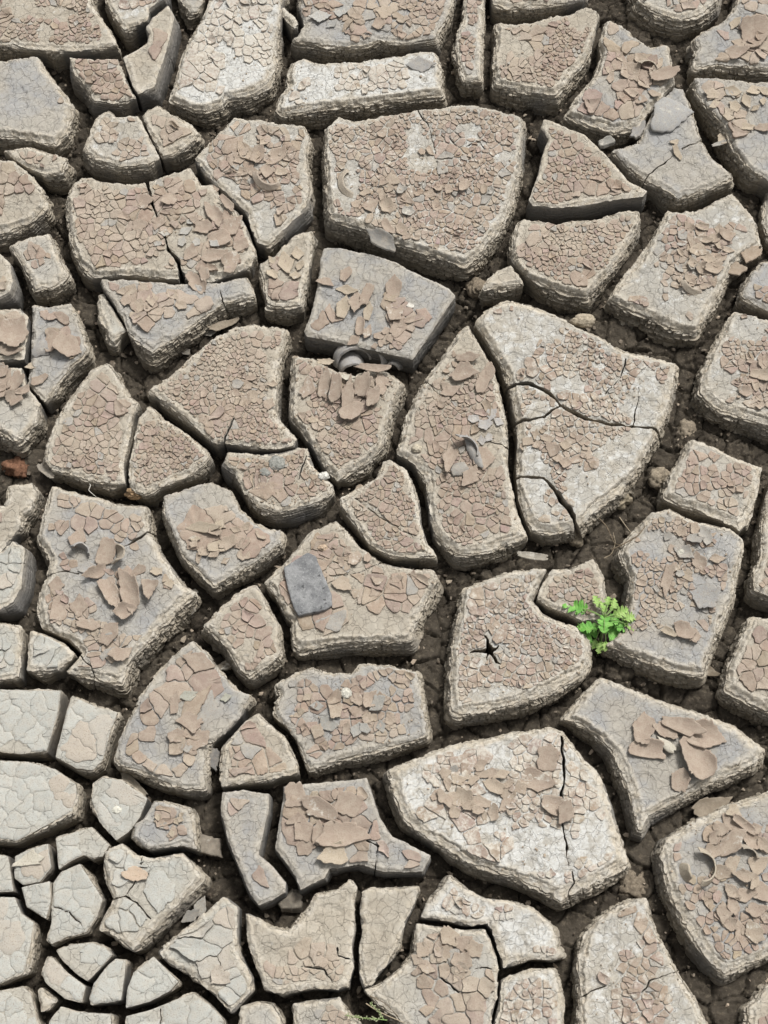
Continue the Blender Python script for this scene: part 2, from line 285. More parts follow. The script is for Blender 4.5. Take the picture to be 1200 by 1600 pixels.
P('a53',[(1210,740),(1240,740),(1240,940),(1200,930),(1180,918),(1180,898),(1192,870),(1192,830),(1200,780)],'m','b',.4,'narrow strip of plate at the right edge beside the squarish pink plate')
P('a54',[(607,1203),(650,1185),(700,1165),(745,1155),(800,1145),(860,1135),(880,1140),(895,1160),(915,1185),(933,1200),(945,1225),(957,1260),(965,1290),(983,1347),(935,1378),(905,1392),(877,1407),(843,1387),(800,1367),(733,1347),(700,1327),(667,1310),(633,1280),(617,1243)],'m','w',.8,'very large half round plate at lower centre with a long black crack through its crust',fresh=.35,bare=[(650,1235,22,36),(690,1300,40,16),(860,1330,50,30),(930,1310,20,34)],crack=[([(878,1150),(882,1205),(877,1262),(884,1315),(889,1352)],4.5),([(895,1362),(898,1380),(886,1402)],3)],salt=.75,rim=9)
P('a55',[(1240,1225),(1200,1238),(1130,1262),(1080,1287),(1042,1310),(1035,1330),(1040,1370),(1050,1400),(1070,1440),(1090,1475),(1115,1505),(1135,1522),(1170,1505),(1200,1490),(1240,1475)],'m','g',.55,'high plate in the lower right corner with thick stepped edges and standing flakes',bare=[(1170,1270,60,24),(1165,1390,36,30)],rim=16,slope=.45)
P('a56',[(980,1408),(1010,1402),(1017,1433),(1027,1457),(1047,1497),(1063,1527),(1087,1560),(1105,1600),(1115,1640),(905,1640),(905,1600),(908,1540),(905,1500),(915,1460),(940,1432),(960,1418)],'m','w',.75,'tall blunt plate at the bottom edge, right, with an orange tinted left rim',bare=[(965,1460,30,30),(935,1560,16,50),(1065,1570,16,34)],crack=[([(1060,1515),(1015,1535),(1002,1552)],1.8),([(908,1557),(950,1540)],2)],salt=.6,rim=8)
P('a57',[(702,1367),(733,1390),(760,1403),(800,1408),(833,1418),(867,1447),(873,1477),(883,1492),(867,1500),(833,1497),(800,1507),(786,1512),(783,1495),(769,1453),(760,1443),(730,1446),(687,1437),(657,1434),(667,1412),(690,1385)],'m','w',.55,'arched plate at lower centre curving over a squarer plate',salt=.75,bare=[(840,1440,30,26)],fresh=.5)
P('a58',[(650,1443),(687,1447),(725,1453),(756,1451),(766,1466),(776,1495),(778,1515),(776,1560),(768,1590),(762,1640),(640,1640),(635,1605),(620,1587),(587,1563),(567,1547),(600,1533),(630,1510),(647,1487)],'l','w',.8,'plate at the bottom edge with brown paving like crust and a bare grey left flank',bare=[(605,1555,50,34),(640,1600,26,30)],crack=[([(735,1514),(778,1513)],1.8),([(690,1530),(715,1550)],1.8)])
P('a59',[(784,1530),(800,1524),(833,1514),(870,1513),(873,1535),(880,1560),(877,1600),(878,1640),(766,1640),(772,1600),(780,1568)],'m','w',.6,'pale plate at the bottom edge directly below the arched plate',salt=.7)
P('a60',[(567,1391),(575,1388),(605,1387),(653,1385),(647,1413),(633,1440),(620,1477),(607,1503),(593,1520),(580,1540),(567,1545),(561,1520),(561,1490),(566,1455),(562,1420)],'n','b',0,'slanted smooth beige slab, right half of a pair parted by a black crack',fresh=.5,crack=[([(607,1395),(617,1420),(620,1440)],1)])
P('a61',[(547,1373),(558,1385),(553,1410),(555,1450),(550,1480),(553,1510),(543,1540),(528,1547),(490,1543),(440,1553),(415,1545),(400,1510),(387,1467),(383,1425),(400,1433),(420,1447),(453,1457),(467,1440),(487,1413),(493,1397),(530,1390)],'f','b',-.6,'broad smooth plate with a curved horn at its top, left of the slanted slab',crack=[([(472,1510),(508,1516),(520,1535)],2),([(525,1480),(528,1492),(545,1498)],1.4)],salt=.3,humpy=1,keep=[(505,1512,50,30),(430,1528,34,18)])
P('a62',[(375,1572),(400,1565),(425,1568),(440,1590),(445,1640),(370,1640)],'n','w',0,'small pale plate at the bottom edge below the horned plate')
P('a63',[(458,1568),(500,1562),(530,1558),(540,1580),(560,1600),(570,1640),(463,1640)],'m','w',.3,'whitish plate at the bottom edge beside the green grass sprig')
P('a64',[(443,1228),(500,1223),(573,1215),(582,1243),(593,1277),(613,1307),(647,1323),(673,1337),(660,1362),(600,1362),(560,1350),(515,1358),(508,1372),(470,1390),(460,1367),(430,1325),(437,1280),(442,1250)],'l','g',.8,'boot shaped plate at lower centre with a grey heel and large brown flakes',fresh=.95,bare=[(470,1350,42,34),(438,1310,12,30)],crack=[([(588,1322),(587,1362)],1.8),([(580,1290),(572,1312),(590,1322)],1.4)],slope=.15)
P('a65',[(347,1238),(380,1234),(421,1240),(420,1270),(410,1310),(405,1335),(425,1352),(446,1378),(445,1393),(422,1408),(405,1415),(392,1398),(375,1360),(355,1310),(345,1270)],'l','g',.62,'upright leaning plate left of the boot shaped plate, grey inner side showing',fresh=.95,bare=[(402,1285,17,46)])
P('a66',[(350,1400),(373,1417),(372,1450),(371,1485),(395,1527),(393,1550),(362,1585),(335,1553),(293,1520),(265,1508),(245,1488),(283,1457),(320,1427)],'l','p',.5,'pale diamond shaped plate at the lower left beside a crumb filled channel',fresh=.6,salt=.3)
P('a67',[(320,977),(350,945),(375,925),(400,913),(417,943),(435,973),(437,1020),(420,1035),(390,1055),(375,1045),(355,1010),(335,990)],'m','b',.9,'oval plate left of a smooth dark curved crack',bare=[(382,1018,14,14)],salt=.4,fresh=.4)
P('a68',[(525,810),(543,830),(563,853),(597,877),(647,887),(677,890),(683,905),(668,935),(650,970),(643,1000),(600,1000),(533,1002),(467,1012),(458,1000),(457,967),(447,962),(433,930),(412,908),(440,883),(455,865),(483,830)],'m','b',.85,'wide plate at the centre carrying the flat dark grey stone',bare=[(590,980,58,22),(545,915,22,14)],crack=[([(598,878),(560,893),(515,902)],1.8)],rim=6,fresh=.4)
P('a69',[(257,775),(300,760),(330,752),(345,760),(360,765),(370,790),(395,815),(420,825),(440,828),(437,848),(400,875),(370,892),(335,912),(310,890),(285,865),(270,830),(258,800)],'l','g',.5,'plate left of centre with a bare grey lower point and flat ochre slabs',bare=[(335,880,30,26),(295,830,16,30)])
P('a70',[(80,758),(130,770),(180,785),(228,788),(230,805),(233,830),(250,863),(287,913),(303,925),(267,960),(233,997),(203,1028),(190,1068),(150,1058),(99,1047),(115,1032),(127,1018),(104,996),(63,978),(58,950),(63,922),(74,897),(78,870),(57,838),(65,810)],'m','g',.62,'very large many sided plate at the left strewn with big oval brown flakes',bare=[(210,950,64,38),(130,910,38,26),(160,870,50,22),(230,880,30,28)],crack=[([(232,830),(205,848),(190,856)],3.5),([(78,897),(100,891),(122,896)],2.5),([(125,1022),(142,1040),(148,1057)],1.8)],rim=7)
P('a71',[(47,983),(67,989),(98,1003),(117,1021),(93,1047),(40,1047),(43,1017)],'l','p',.7,'small pale triangular corner piece under the very large many sided plate')
P('a72',[(13,760),(47,753),(57,765),(48,795),(36,803),(30,820),(10,850),(0,862),(-40,870),(-40,790),(8,790)],'l','b',.8,'bent narrow plate at the left edge below a reddish clod',slope=.4,fresh=.3)
P('a73',[(20,842),(38,855),(37,890),(33,915),(20,940),(0,952),(-40,955),(-40,880),(5,857)],'l','p',.4,'pale smooth half oval plate at the left edge with a steep grey right side',fresh=.6,slope=.5)
P('a74',[(-40,972),(30,977),(33,1000),(30,1057),(0,1062),(-40,1063)],'l','p',.8,'small square plate at the left edge just above the whitish paving like plate')
P('a75',[(-40,1080),(0,1078),(95,1080),(90,1115),(72,1173),(35,1178),(0,1173),(-40,1170)],'l','p',.9,'whitish plain four sided plate at the left edge, smoothest of the pale ones',thin=1)
P('a76',[(113,1088),(147,1103),(183,1113),(173,1140),(160,1187),(145,1203),(120,1200),(87,1183),(95,1150),(105,1110)],'l','p',.9,'small cream plate standing upright right of the whitish four sided plate',thin=1)
P('a77',[(300,1003),(320,1017),(347,1053),(367,1077),(390,1085),(377,1117),(357,1140),(325,1163),(320,1190),(320,1230),(290,1232),(255,1220),(220,1205),(190,1195),(178,1187),(185,1160),(200,1130),(220,1090),(250,1045),(270,1025)],'l','g',.75,'long leaf shaped plate with grey chips, between two broad soil filled channels',bare=[(262,1125,14,34),(300,1095,26,14)],salt=.2)
P('a78',[(403,1115),(420,1130),(445,1150),(463,1190),(466,1205),(430,1215),(400,1221),(345,1229),(347,1200),(348,1165),(370,1140),(390,1120)],'m','b',.95,'small shark fin shaped plate below the middle, pink brown all over')
P('a79',[(487,1042),(510,1052),(550,1052),(567,1038),(607,1040),(653,1050),(657,1083),(663,1117),(667,1147),(600,1170),(533,1183),(482,1203),(464,1155),(447,1133),(427,1113),(440,1083),(433,1067),(450,1057)],'m','g',.8,'squarish plate below centre dotted with grey chips and a white pebble',bare=[(450,1110,12,36),(500,1055,40,10),(590,1085,16,16),(510,1130,16,20)],salt=.3)
P('a80',[(-40,1190),(0,1188),(45,1190),(85,1202),(118,1225),(120,1245),(113,1267),(75,1288),(27,1313),(0,1310),(-40,1305)],'l','p',.95,'wide pale plate at the left edge with a sloping lower side, lower left group',thin=1)
P('a81',[(160,1215),(190,1220),(230,1247),(218,1278),(200,1300),(182,1313),(155,1283),(143,1250),(147,1225)],'l','p',.95,'teardrop shaped pale plate with a white spot, above a narrow dark channel',thin=1)
P('a82',[(240,1250),(267,1255),(297,1263),(303,1300),(307,1327),(285,1321),(233,1328),(203,1308),(207,1288),(220,1283),(233,1263)],'m','g',.6,'small plate with loose grey and brown chips beside the teardrop shaped plate',bare=[(235,1305,26,14)])
P('a83',[(87,1310),(143,1292),(171,1320),(160,1338),(145,1340),(130,1335),(110,1345),(92,1358)],'l','p',.8,'dull pale piece arching over a small round plate at the lower left',thin=1)
P('a84',[(23,1338),(50,1325),(75,1318),(80,1355),(62,1378),(35,1382),(22,1372)],'l','p',.6,'ragged whitish scrap of plate near the left edge with a hole like notch',thin=1)
P('a85',[(-40,1335),(12,1337),(17,1370),(20,1392),(-40,1396)],'l','p',.9,'little square pale plate cut by the left edge in the lower left group',thin=1)
P('a86',[(33,1386),(78,1377),(79,1410),(72,1435),(42,1417)],'l','p',.9,'tiny shield shaped pale plate near the lower left edge',thin=1)
P('a87',[(-40,1400),(22,1402),(33,1427),(53,1442),(45,1490),(37,1520),(0,1537),(-40,1545)],'l','p',.95,'long pale plate down the lower left edge above the bottom channel',thin=1)
P('a88',[(83,1380),(95,1362),(125,1350),(138,1370),(150,1388),(160,1405),(152,1430),(143,1443),(134,1456),(100,1465),(80,1475),(74,1467),(80,1440)],'l','p',.9,'round pale plate curled round by a crescent shaped dark crack',crack=[([(83,1418),(108,1424),(128,1447)],2.2)],thin=1)
P('a89',[(190,1317),(213,1337),(240,1340),(285,1332),(318,1370),(290,1400),(270,1420),(237,1453),(207,1485),(190,1470),(172,1456),(154,1450),(163,1430),(179,1405),(168,1380),(162,1350),(165,1330)],'l','p',.85,'large pale plate with pink patches in the lower left group',bare=[(240,1347,20,12),(252,1432,16,10)],crack=[([(180,1403),(197,1400),(215,1410),(236,1436)],2.2),([(222,1340),(218,1370),(198,1398)],1.4)])
P('a90',[(89,1485),(110,1476),(145,1473),(165,1481),(176,1492),(160,1510),(140,1530),(136,1533),(117,1520),(97,1500)],'l','p',.95,'pale plate like a blunt leaf near the bottom left corner',thin=1)
P('a91',[(180,1498),(196,1500),(194,1530),(189,1563),(142,1570),(140,1560),(146,1537),(162,1516)],'l','p',.95,'small upright pale plate right of the blunt leaf shaped plate',crack=[([(152,1527),(190,1529)],1)],thin=1)
P('a92',[(75,1495),(84,1497),(103,1519),(134,1541),(128,1566),(101,1560),(72,1536),(65,1520)],'l','p',.95,'curved pale plate hugging the lower left side of the blunt leaf shaped plate',thin=1)
P('a93',[(240,1495),(278,1533),(266,1547),(233,1565),(197,1575),(199,1547),(209,1520)],'l','p',.95,'half moon shaped pale plate near the bottom, left of a forked channel',thin=1)
P('a94',[(-40,1550),(0,1548),(35,1542),(47,1552),(54,1580),(59,1600),(59,1640),(-40,1640)],'l','p',.95,'pale plate filling the bottom left corner',thin=1)
P('a95',[(57,1547),(65,1543),(89,1561),(75,1577),(64,1580)],'n','p',0,'tiny sliver of pale plate near the bottom left corner')
P('a96',[(95,1573),(120,1581),(173,1585),(178,1640),(70,1640),(77,1596)],'l','p',.95,'low pale plate at the bottom edge, second from the bottom left corner',thin=1)
P('a97',[(197,1588),(235,1578),(285,1558),(303,1552),(330,1572),(350,1594),(345,1640),(197,1640)],'l','p',.95,'wide pale plate at the bottom edge under the half moon shaped one',thin=1,crack=[([(252,1575),(250,1602)],1.5)])
P('a98',[(-40,480),(0,482),(30,480),(43,492),(43,525),(37,560),(10,563),(-40,565)],'l','b',.9,'plate at the left edge with a large cracked brown dish shaped flake',fresh=.5)
P('a99',[(50,475),(77,478),(110,473),(120,497),(137,547),(113,567),(90,593),(70,627),(42,597),(46,560),(49,517)],'l','g',.55,'tall plate near the left edge, bare grey below with one upturned grey flake',bare=[(80,575,30,30),(62,545,16,26)])
P('a100',[(-40,569),(33,572),(42,603),(63,630),(55,655),(27,688),(0,672),(-40,665)],'m','w',.4,'plate at the left edge under a pile of overlapping brown saucer flakes')
P('a101',[(1240,1535),(1200,1545),(1172,1575),(1175,1640),(1240,1640)],'m','b',.6,'rounded plate in the bottom right corner')
P('a102',[(325,-40),(327,0),(315,25),(297,55),(283,85),(275,120),(265,148),(290,160),(320,168),(345,160),(355,150),(385,145),(420,130),(430,100),(433,60),(440,30),(445,-40)],'m','w',.72,'large upright plate at the top left with bright white salt patches on its right side',bare=[(340,150,50,12),(400,110,34,16)],salt=.9,rim=6)
P('a103',[(268,-40),(318,-40),(318,-5),(309,15),(297,18),(286,4)],'n','g',0,'dark grey wedge at the top edge between two larger plates',dz=-.012)
P('a104',[(1197,300),(1240,296),(1240,385),(1203,375),(1193,350)],'n','g',0,'dark sliver of plate at the right edge above the leaning slabs',dz=-.02)

P('a43', [(745,500),(760,482),(785,470),(800,467),(867,490),(900,507),(947,530),(973,547),(1033,560),(1058,567),(1055,590),(1045,630),(1030,668),(1017,690),(1000,722),(973,760),(927,797),(905,820),(870,828),(832,826),(822,805),(812,775),(808,740),(810,700),(811,665),(803,630),(798,600),(790,575),(765,535)],'f','w',.68,'great fan shaped pale plate right of centre, cut by branching dark cracks',bare=[(820,510,70,34),(1010,640,30,60),(880,600,30,12),(985,715,52,38),(925,765,45,38)],salt=.6,rim=10,crack=[([(797,600),(828,598),(857,613),(875,634),(920,655),(960,664),(1026,668)],7),([(800,660),(850,651),(874,634)],6),([(906,824),(890,795),(868,765),(850,746),(806,742)],8),([(977,562),(970,590),(945,615)],2),([(998,605),(994,640),(990,664)],1.4)])
# ------------------------------------------------------------------ plate builder
GH = .00112                    # grid step of a plate's top, metres
DEPTH = .060
TONE = dict(g=(.335, .335, .33), b=(.41, .365, .295), w=(.43, .415, .375), p=(.452, .455, .418))
def seg_dist(P_, A, B):
    """distance from points (n,2) to segments (m,2): min over segments"""
    out = np.full(len(P_), 1e9)
    for a, b in zip(A, B):
        ab = b - a; L = max(ab @ ab, 1e-12)
        t = np.clip(((P_ - a) @ ab) / L, 0, 1)
        d = P_ - a - t[:, None] * ab
        out = np.minimum(out, d[:, 0] ** 2 + d[:, 1] ** 2)
    return np.sqrt(out)
def inside_poly(P_, poly):
    x, y = P_[:, 0], P_[:, 1]; r = np.zeros(len(P_), bool)
    for (x0, y0), (x1, y1) in zip(poly, np.roll(poly, -1, 0)):
        if y0 == y1: continue
        c = ((y0 > y) != (y1 > y)) & (x < (x1 - x0) * (y - y0) / (y1 - y0) + x0)
        r ^= c
    return r
def smooth_poly(p):
    """one round of corner cutting, gentle (keeps the traced corners)"""
    q = []
    n = len(p)
    for i in range(n):
        a, b = p[i], p[(i + 1) % n]
        q += [a * .93 + b * .07, a * .07 + b * .93]
    return np.array(q)
for i, d in enumerate(PL):
    d['dz'] = d.get('dz', 0) + float(rng.uniform(-.004, .004))
    d['w'] = unproj(d['pts'], d['dz'])
    d['box'] = (d['w'].min(0), d['w'].max(0))
def gap_at(P_, me_):
    """distance to the nearest other plate, for how far a wall may lean out"""
    out = np.full(len(P_), .05)
    lo, hi = P_.min(0) - .05, P_.max(0) + .05
    for d in PL:
        if d is me_: continue
        if (d['box'][0] > hi).any() or (d['box'][1] < lo).any(): continue
        w_ = d['w']; out = np.minimum(out, seg_dist(P_, w_, np.roll(w_, -1, 0)))
    return out
class Field:
    def __init__(s, x0, y0, h, A): s.x0, s.y0, s.h, s.A = x0, y0, h, A
    def __call__(s, x, y, A=None):
        A = s.A if A is None else A
        u = np.clip((x - s.x0) / s.h, 0, A.shape[1] - 1.001); v = np.clip((y - s.y0) / s.h, 0, A.shape[0] - 1.001)
        i, j = np.floor(u).astype(int), np.floor(v).astype(int); fx, fy = u - i, v - j
        return (A[j, i] * (1 - fx) + A[j, i + 1] * fx) * (1 - fy) + (A[j + 1, i] * (1 - fx) + A[j + 1, i + 1] * fx) * fy
def crack_field(X, Y, cracks, z, grow=0.):
    """signed distance outside tapering crack lines"""
    out = np.full(X.shape, 1.)
    wx = X + .0026 * fbm(X, Y, .013, 31, 3); wy = Y + .0026 * fbm(X, Y, .013, 47, 3); wob = 1 + .55 * fbm(X, Y, .012, 51, 2)
    for pts, wd in cracks:
        if wd < 1.3: continue
        q = unproj(pts, z); L = np.r_[0, np.cumsum(np.linalg.norm(np.diff(q, axis=0), axis=1))]
        for k in range(len(q) - 1):
            a, b = q[k], q[k + 1]; ab = b - a
            t = np.clip(((wx - a[0]) * ab[0] + (wy - a[1]) * ab[1]) / (ab @ ab), 0, 1)
            dd = np.hypot(wx - a[0] - t * ab[0], wy - a[1] - t * ab[1])
            u = (L[k] + t * (L[k + 1] - L[k])) / L[-1]
            half = np.maximum(wd * PX * .5 * np.clip(1.25 - .75 * u, .35, 1), .0008) * wob + grow
            out = np.minimum(out, dd - half)
    return out
def clip_poly(poly, nx, ny, c):
    """keep nx*x+ny*y <= c"""
    out = []; n = len(poly)
    for i in range(n):
        ax, ay = poly[i]; bx, by = poly[(i + 1) % n]
        da = nx * ax + ny * ay - c; db = nx * bx + ny * by - c
        if da <= 0: out.append((ax, ay))
        if (da < 0) != (db < 0) and da != db:
            t = da / (da - db); out.append((ax + (bx - ax) * t, ay + (by - ay) * t))
    return out
def voronoi_cells(x0, y0, x1, y1, s, r, gap, gap2, drop=0.):
    """irregular cells on a jittered lattice; cracks between big clumps are wider"""
    nx, ny = int((x1 - x0) / s) + 5, int((y1 - y0) / s) + 5
    ox, oy = x0 - 2 * s, y0 - 2 * s
    seeds = {}
    for j in range(ny):
        for i in range(nx):
            seeds[i, j] = (ox + (i + .5 + .5 * (j % 2) + r.uniform(-.46, .46)) * s, oy + (j + .5 + r.uniform(-.44, .44)) * s)
    # drop seeds unevenly so that small chips and big flakes lie side by side
    for k in list(seeds):
        x, y = seeds[k]
        pr = drop * (.55 + 1.6 * float(vn2(np.array([x / (s * 5)]), np.array([y / (s * 5)]), 401)[0]))
        if r.random() < pr: del seeds[k]
    big = {}
    S = s * 3.4
    bs = [(ox + r.uniform(0, nx * s), oy + r.uniform(0, ny * s)) for _ in range(max(3, int(nx * ny * s * s / S / S)))]
    B = np.array(bs)
    for k, (a, b) in seeds.items(): big[k] = int(np.argmin((B[:, 0] - a) ** 2 + (B[:, 1] - b) ** 2))
    offs = sorted([(di, dj) for di in range(-3, 4) for dj in range(-3, 4) if di or dj], key=lambda q: q[0] ** 2 + q[1] ** 2)
    cells = []
    for (i, j), (a, b) in seeds.items():
        if not (2 <= i < nx - 2 and 2 <= j < ny - 2): continue
        m = 2.6 * s
        poly = [(a - m, b - m), (a + m, b - m), (a + m, b + m), (a - m, b + m)]; rad = m * 1.5
        for di, dj in offs:
            q = seeds.get((i + di, j + dj))
            if q is None: continue
            nx_, ny_ = q[0] - a, q[1] - b; L = math.hypot(nx_, ny_)
            if L < 1e-6 or L > 2 * rad + .002: continue
            g = gap if big[i, j] == big[i + di, j + dj] else gap2
            nx_ /= L; ny_ /= L
            poly = clip_poly(poly, nx_, ny_, nx_ * (a + q[0]) / 2 + ny_ * (b + q[1]) / 2 - g)
            if len(poly) < 3: break
            rad = max(math.hypot(x - a, y - b) for x, y in poly)
        if len(poly) >= 3: cells.append((a, b, poly))
    return cells
def resample(poly, step):
    q = np.array(poly); nxt = np.roll(q, -1, 0); out = []
    for a, b in zip(q, nxt):
        n = max(1, int(np.hypot(*(b - a)) / step)); t = (np.arange(n) / n)[:, None]
        out.append(a + (b - a) * t)
    q = np.concatenate(out)
    for _ in range(1): q = q * .6 + .2 * (np.roll(q, 1, 0) + np.roll(q, -1, 0))
    return q
TOP = {}
PSTY = dict(f=8.2, m=12, l=20)
def build_plate(idx, d):
    r = np.random.default_rng(100 + idx)
    z0 = d['dz']; poly = d['w']; h = GH
    lo, hi = poly.min(0) - .006, poly.max(0) + .006
    ctr = (lo + hi) / 2
    nx, ny = int((hi[0] - lo[0]) / h) + 2, int((hi[1] - lo[1]) / h) + 2
    X, Y = np.meshgrid(lo[0] + np.arange(nx) * h, lo[1] + np.arange(ny) * h)
    thin = d.get('thin'); fresh = d.get('fresh', 0.)
    rough_edge = .35 if thin else (.55 if fresh > .8 else 1.)
    wx = X + rough_edge * (.0016 * fbm(X, Y, .022, 1, 2) + .0012 * fbm(X, Y, .0048, 3, 2))
    wy = Y + rough_edge * (.0016 * fbm(X, Y, .022, 5, 2) + .0012 * fbm(X, Y, .0048, 8, 2))
    Q = np.stack([X.ravel(), Y.ravel()], 1)
    sd = seg_dist(Q, poly, np.roll(poly, -1, 0)); ins = inside_poly(Q, poly)
    raw = np.where(ins, sd, -sd).reshape(X.shape)
    RF = Field(lo[0], lo[1], h, raw); edge = RF(wx, wy)
    S = edge.copy()
    if d.get('crack'): S = np.minimum(S, crack_field(X, Y, d['crack'], z0))
    if d.get('star'):
        sx, sy = d['star']
        rays_ = ((98, 26), (28, 17), (-58, 27), (-118, 15), (172, 30))
        pt_ = lambda an, q_: (sx + q_ * math.cos(R(an)), sy - q_ * math.sin(R(an)))
        S = np.minimum(S, crack_field(X, Y, [([(sx, sy), pt_(an, q_ * .45)], 11) for an, q_ in rays_] + [([pt_(an, q_ * .4), pt_(an, q_ * .75), pt_(an + 9, q_)], 4.2) for an, q_ in rays_], z0))
    # blocky chips broken out of the rim
    ch1, _a, c1 = vor2(X / .0105, Y / .0105, 601); ch2, _b, c2 = vor2(X / .0050, Y / .0050, 603)
    if thin: edge = edge + .0015
    bite = (.0034 * np.clip(c1 - .45, 0, 1) + .0016 * np.clip(c2 - .4, 0, 1)) * (.4 if thin else .25 if fresh > .8 else 1)
    near_c = S < edge - 1e-6
    edge = edge - bite; S = np.where(near_c, np.minimum(S, edge), edge)
    # --- relief of the top: slightly dished, with worn stepped layers along the rim
    dome = .0022 * fbm(X, Y, .09, 20 + idx, 2) + .0007 * fbm(X, Y, .012, 60, 3)
    if d.get('humpy'): dome += .006 * fbm(X, Y, .06, 77, 2)
    tx, ty = r.uniform(-.03, .03, 2)
    Z = z0 + dome + tx * (X - ctr[0]) + ty * (Y - ctr[1])
    rimw = d.get('rim', 4) * PX
    vr = .5 + .5 * fbm(X, Y, .07, 90 + idx, 2) * 1.5
    front = np.clip(.45 - (Y - ctr[1]) / max(hi[1] - lo[1], .01) * .9, .12, 1)
    rw = rimw * (.35 + 1.1 * np.clip(vr, 0, 1)) * (.35 + .9 * front)
    big = d.get('rim', 3) >= 5
    e2 = edge + .0014 * fbm(X, Y, .009, 95, 2) + .0006 * fbm(X, Y, .003, 96, 2)
    fr4 = [1., .74, .50, .26]
    sts = [1 - sstep(0, .0007, e2 - rw * f_ + .0012 * fbm(X, Y, .02, 97 + q_, 2)) for q_, f_ in enumerate(fr4)]
    st1 = sts[0]
    amp = (.0015 if big else .0006) * (.3 if thin else 1)
    for q_, st_ in enumerate(sts): Z -= amp * (1, .7, 1.2, .8)[q_] * st_
    Z += .0006 * np.exp(-((e2 - rw - .002) / .002) ** 2) * (1 if not thin else .3)
    Z -= .0004 * (1 - sstep(0, .0011, S))
    # scars where thin layers of the top have flaked off the bare mud
    sc_ = fbm(X, Y, .035, 180 + idx, 3)
    if not thin: Z -= .0011 * sstep(.10, .13, sc_) + .0009 * sstep(.26, .285, sc_) - .0007 * sstep(-.22, -.24, sc_)
    vc1, vc2, _v = vor2((X + .004 * fbm(X, Y, .02, 185)) / .032, (Y + .004 * fbm(X, Y, .02, 186)) / .032, 187)
    if not thin: Z -= .0010 * (1 - sstep(.0, .045, vc2 - vc1)) * sstep(-.1, .15, fbm(X, Y, .06, 188))
    if not thin and fresh < .8: Z -= .0034 * np.exp(-((e2 - rw * .9) / .00065) ** 2) * sstep(.02, .14, fbm(X, Y, .045, 199 + idx, 2)) * (1 if big else .6)
    rim = np.clip(st1 * (1 if big else .8) + .75 * (1 - sstep(0, .007, e2 - rw - .001)), 0, 1) * (.25 if thin else 1)
    if d['tone'] == 'g' and not big: rim *= .5
    F = Field(lo[0], lo[1], h, Z); TOP[d['key']] = (F, S, lo, hi)
    # --- grid faces and outline snapping
    keep = S > -.35 * h
    q = keep[:-1, :-1] & keep[1:, :-1] & keep[1:, 1:] & keep[:-1, 1:]
    I = np.arange(nx * ny).reshape(ny, nx)
    quads = np.stack([I[:-1, :-1][q], I[:-1, 1:][q], I[1:, 1:][q], I[1:, :-1][q]], 1)
    if len(quads) == 0: return None
    e = np.concatenate([quads[:, [0, 1]], quads[:, [1, 2]], quads[:, [2, 3]], quads[:, [3, 0]]])
    key = np.minimum(e[:, 0], e[:, 1]) * (nx * ny) + np.maximum(e[:, 0], e[:, 1])
    _, inv, cnt = np.unique(key, return_inverse=True, return_counts=True)
    be = e[cnt[inv] == 1]
    gy, gx = np.gradient(S, h); gl = np.hypot(gx, gy) + 1e-9; gx, gy = gx / gl, gy / gl
    bv = np.unique(be)
    px, py = X.ravel().copy(), Y.ravel().copy()
    sv = np.clip(S.ravel()[bv] / np.maximum(gl.ravel()[bv], .5), -h, 1.3 * h)
    px[bv] -= sv * gx.ravel()[bv]; py[bv] -= sv * gy.ravel()[bv]
    used = np.unique(quads); remap = np.full(nx * ny, -1); remap[used] = np.arange(len(used))
    vx, vy = px[used], py[used]; vz = F(vx, vy)
    nt_ = len(used)
    # --- walls: rows of points going down from the rim, leaning out in ragged layers
    bx, by = px[bv], py[bv]; bz = F(bx, by)
    onx, ony = -gx.ravel()[bv], -gy.ravel()[bv]
    sm = raw.copy()
    for _ in range(6): sm[1:-1, 1:-1] = (sm[1:-1, 1:-1] * 2 + sm[:-2, 1:-1] + sm[2:, 1:-1] + sm[1:-1, :-2] + sm[1:-1, 2:]) / 6
    rgy, rgx = np.gradient(sm, h); isc = (edge.ravel()[bv] - S.ravel()[bv]) > .002          # on an inner crack
    rl = np.hypot(rgx, rgy) + 1e-9
    ux, uy = -(F(bx, by, rgx / rl)), -(F(bx, by, rgy / rl)); ul = np.hypot(ux, uy) + 1e-9
    onx = np.where(isc, onx, ux / ul); ony = np.where(isc, ony, uy / ul)
    rib = np.where(isc, 0, np.clip(RF(bx, by), -.004, .004))      # lets lower layers run on past the chips of the top edge
    P_ = np.stack([bx, by], 1)
    gap = gap_at(P_ + np.stack([onx, ony], 1) * .001, d)
    lim = np.where(isc, .0004, np.clip((gap - .0025) * .42 * (.22 + .78 * sstep(.009, .026, gap)), .0003, .020))
    face = np.clip(.62 - .5 * ony, .22, 1)                    # the side towards the camera's foot is the more worn
    slope = d.get('slope', .14 if fresh > .8 else .46)
    nb = len(bv); rv = []; side_a = []; fr_a = []
    fr = np.clip(fresh + (0 if fresh > .8 else 1) * (1.3 * fbm(bx, by, .055, 130, 2) - (.15 if fresh else .28)) + np.clip((.017 - gap) / .006, 0, .85) + np.where(isc, .7, 0), 0, 1)
    rgh = 1 - .9 * fr
    wav = .0022 * fbm(bx, by, .035, 140, 3); patch = sstep(-.18, .12, fbm(bx, by, .045, 145, 2))
    # thin upper layers, each a ledge with its own broken edge; below them a rough crumbling foot
    lays = np.cumsum(r.uniform(.0014, .0034, 11)); lays = lays[lays < .026]
    deps, lid, kind = [0.], [-1], [0]
    prev = 0.
    for li, L_ in enumerate(lays):
        if li and li % 2 == (idx % 2):                 # a layer parting: a thin cleft going down behind the ledge
            deps += [prev, prev, prev]; lid += [li, li, li]; kind += [1, 2, 3]
        deps += [prev + .00015, L_ - .0001]; lid += [li, li]; kind += [0, 0]; prev = L_
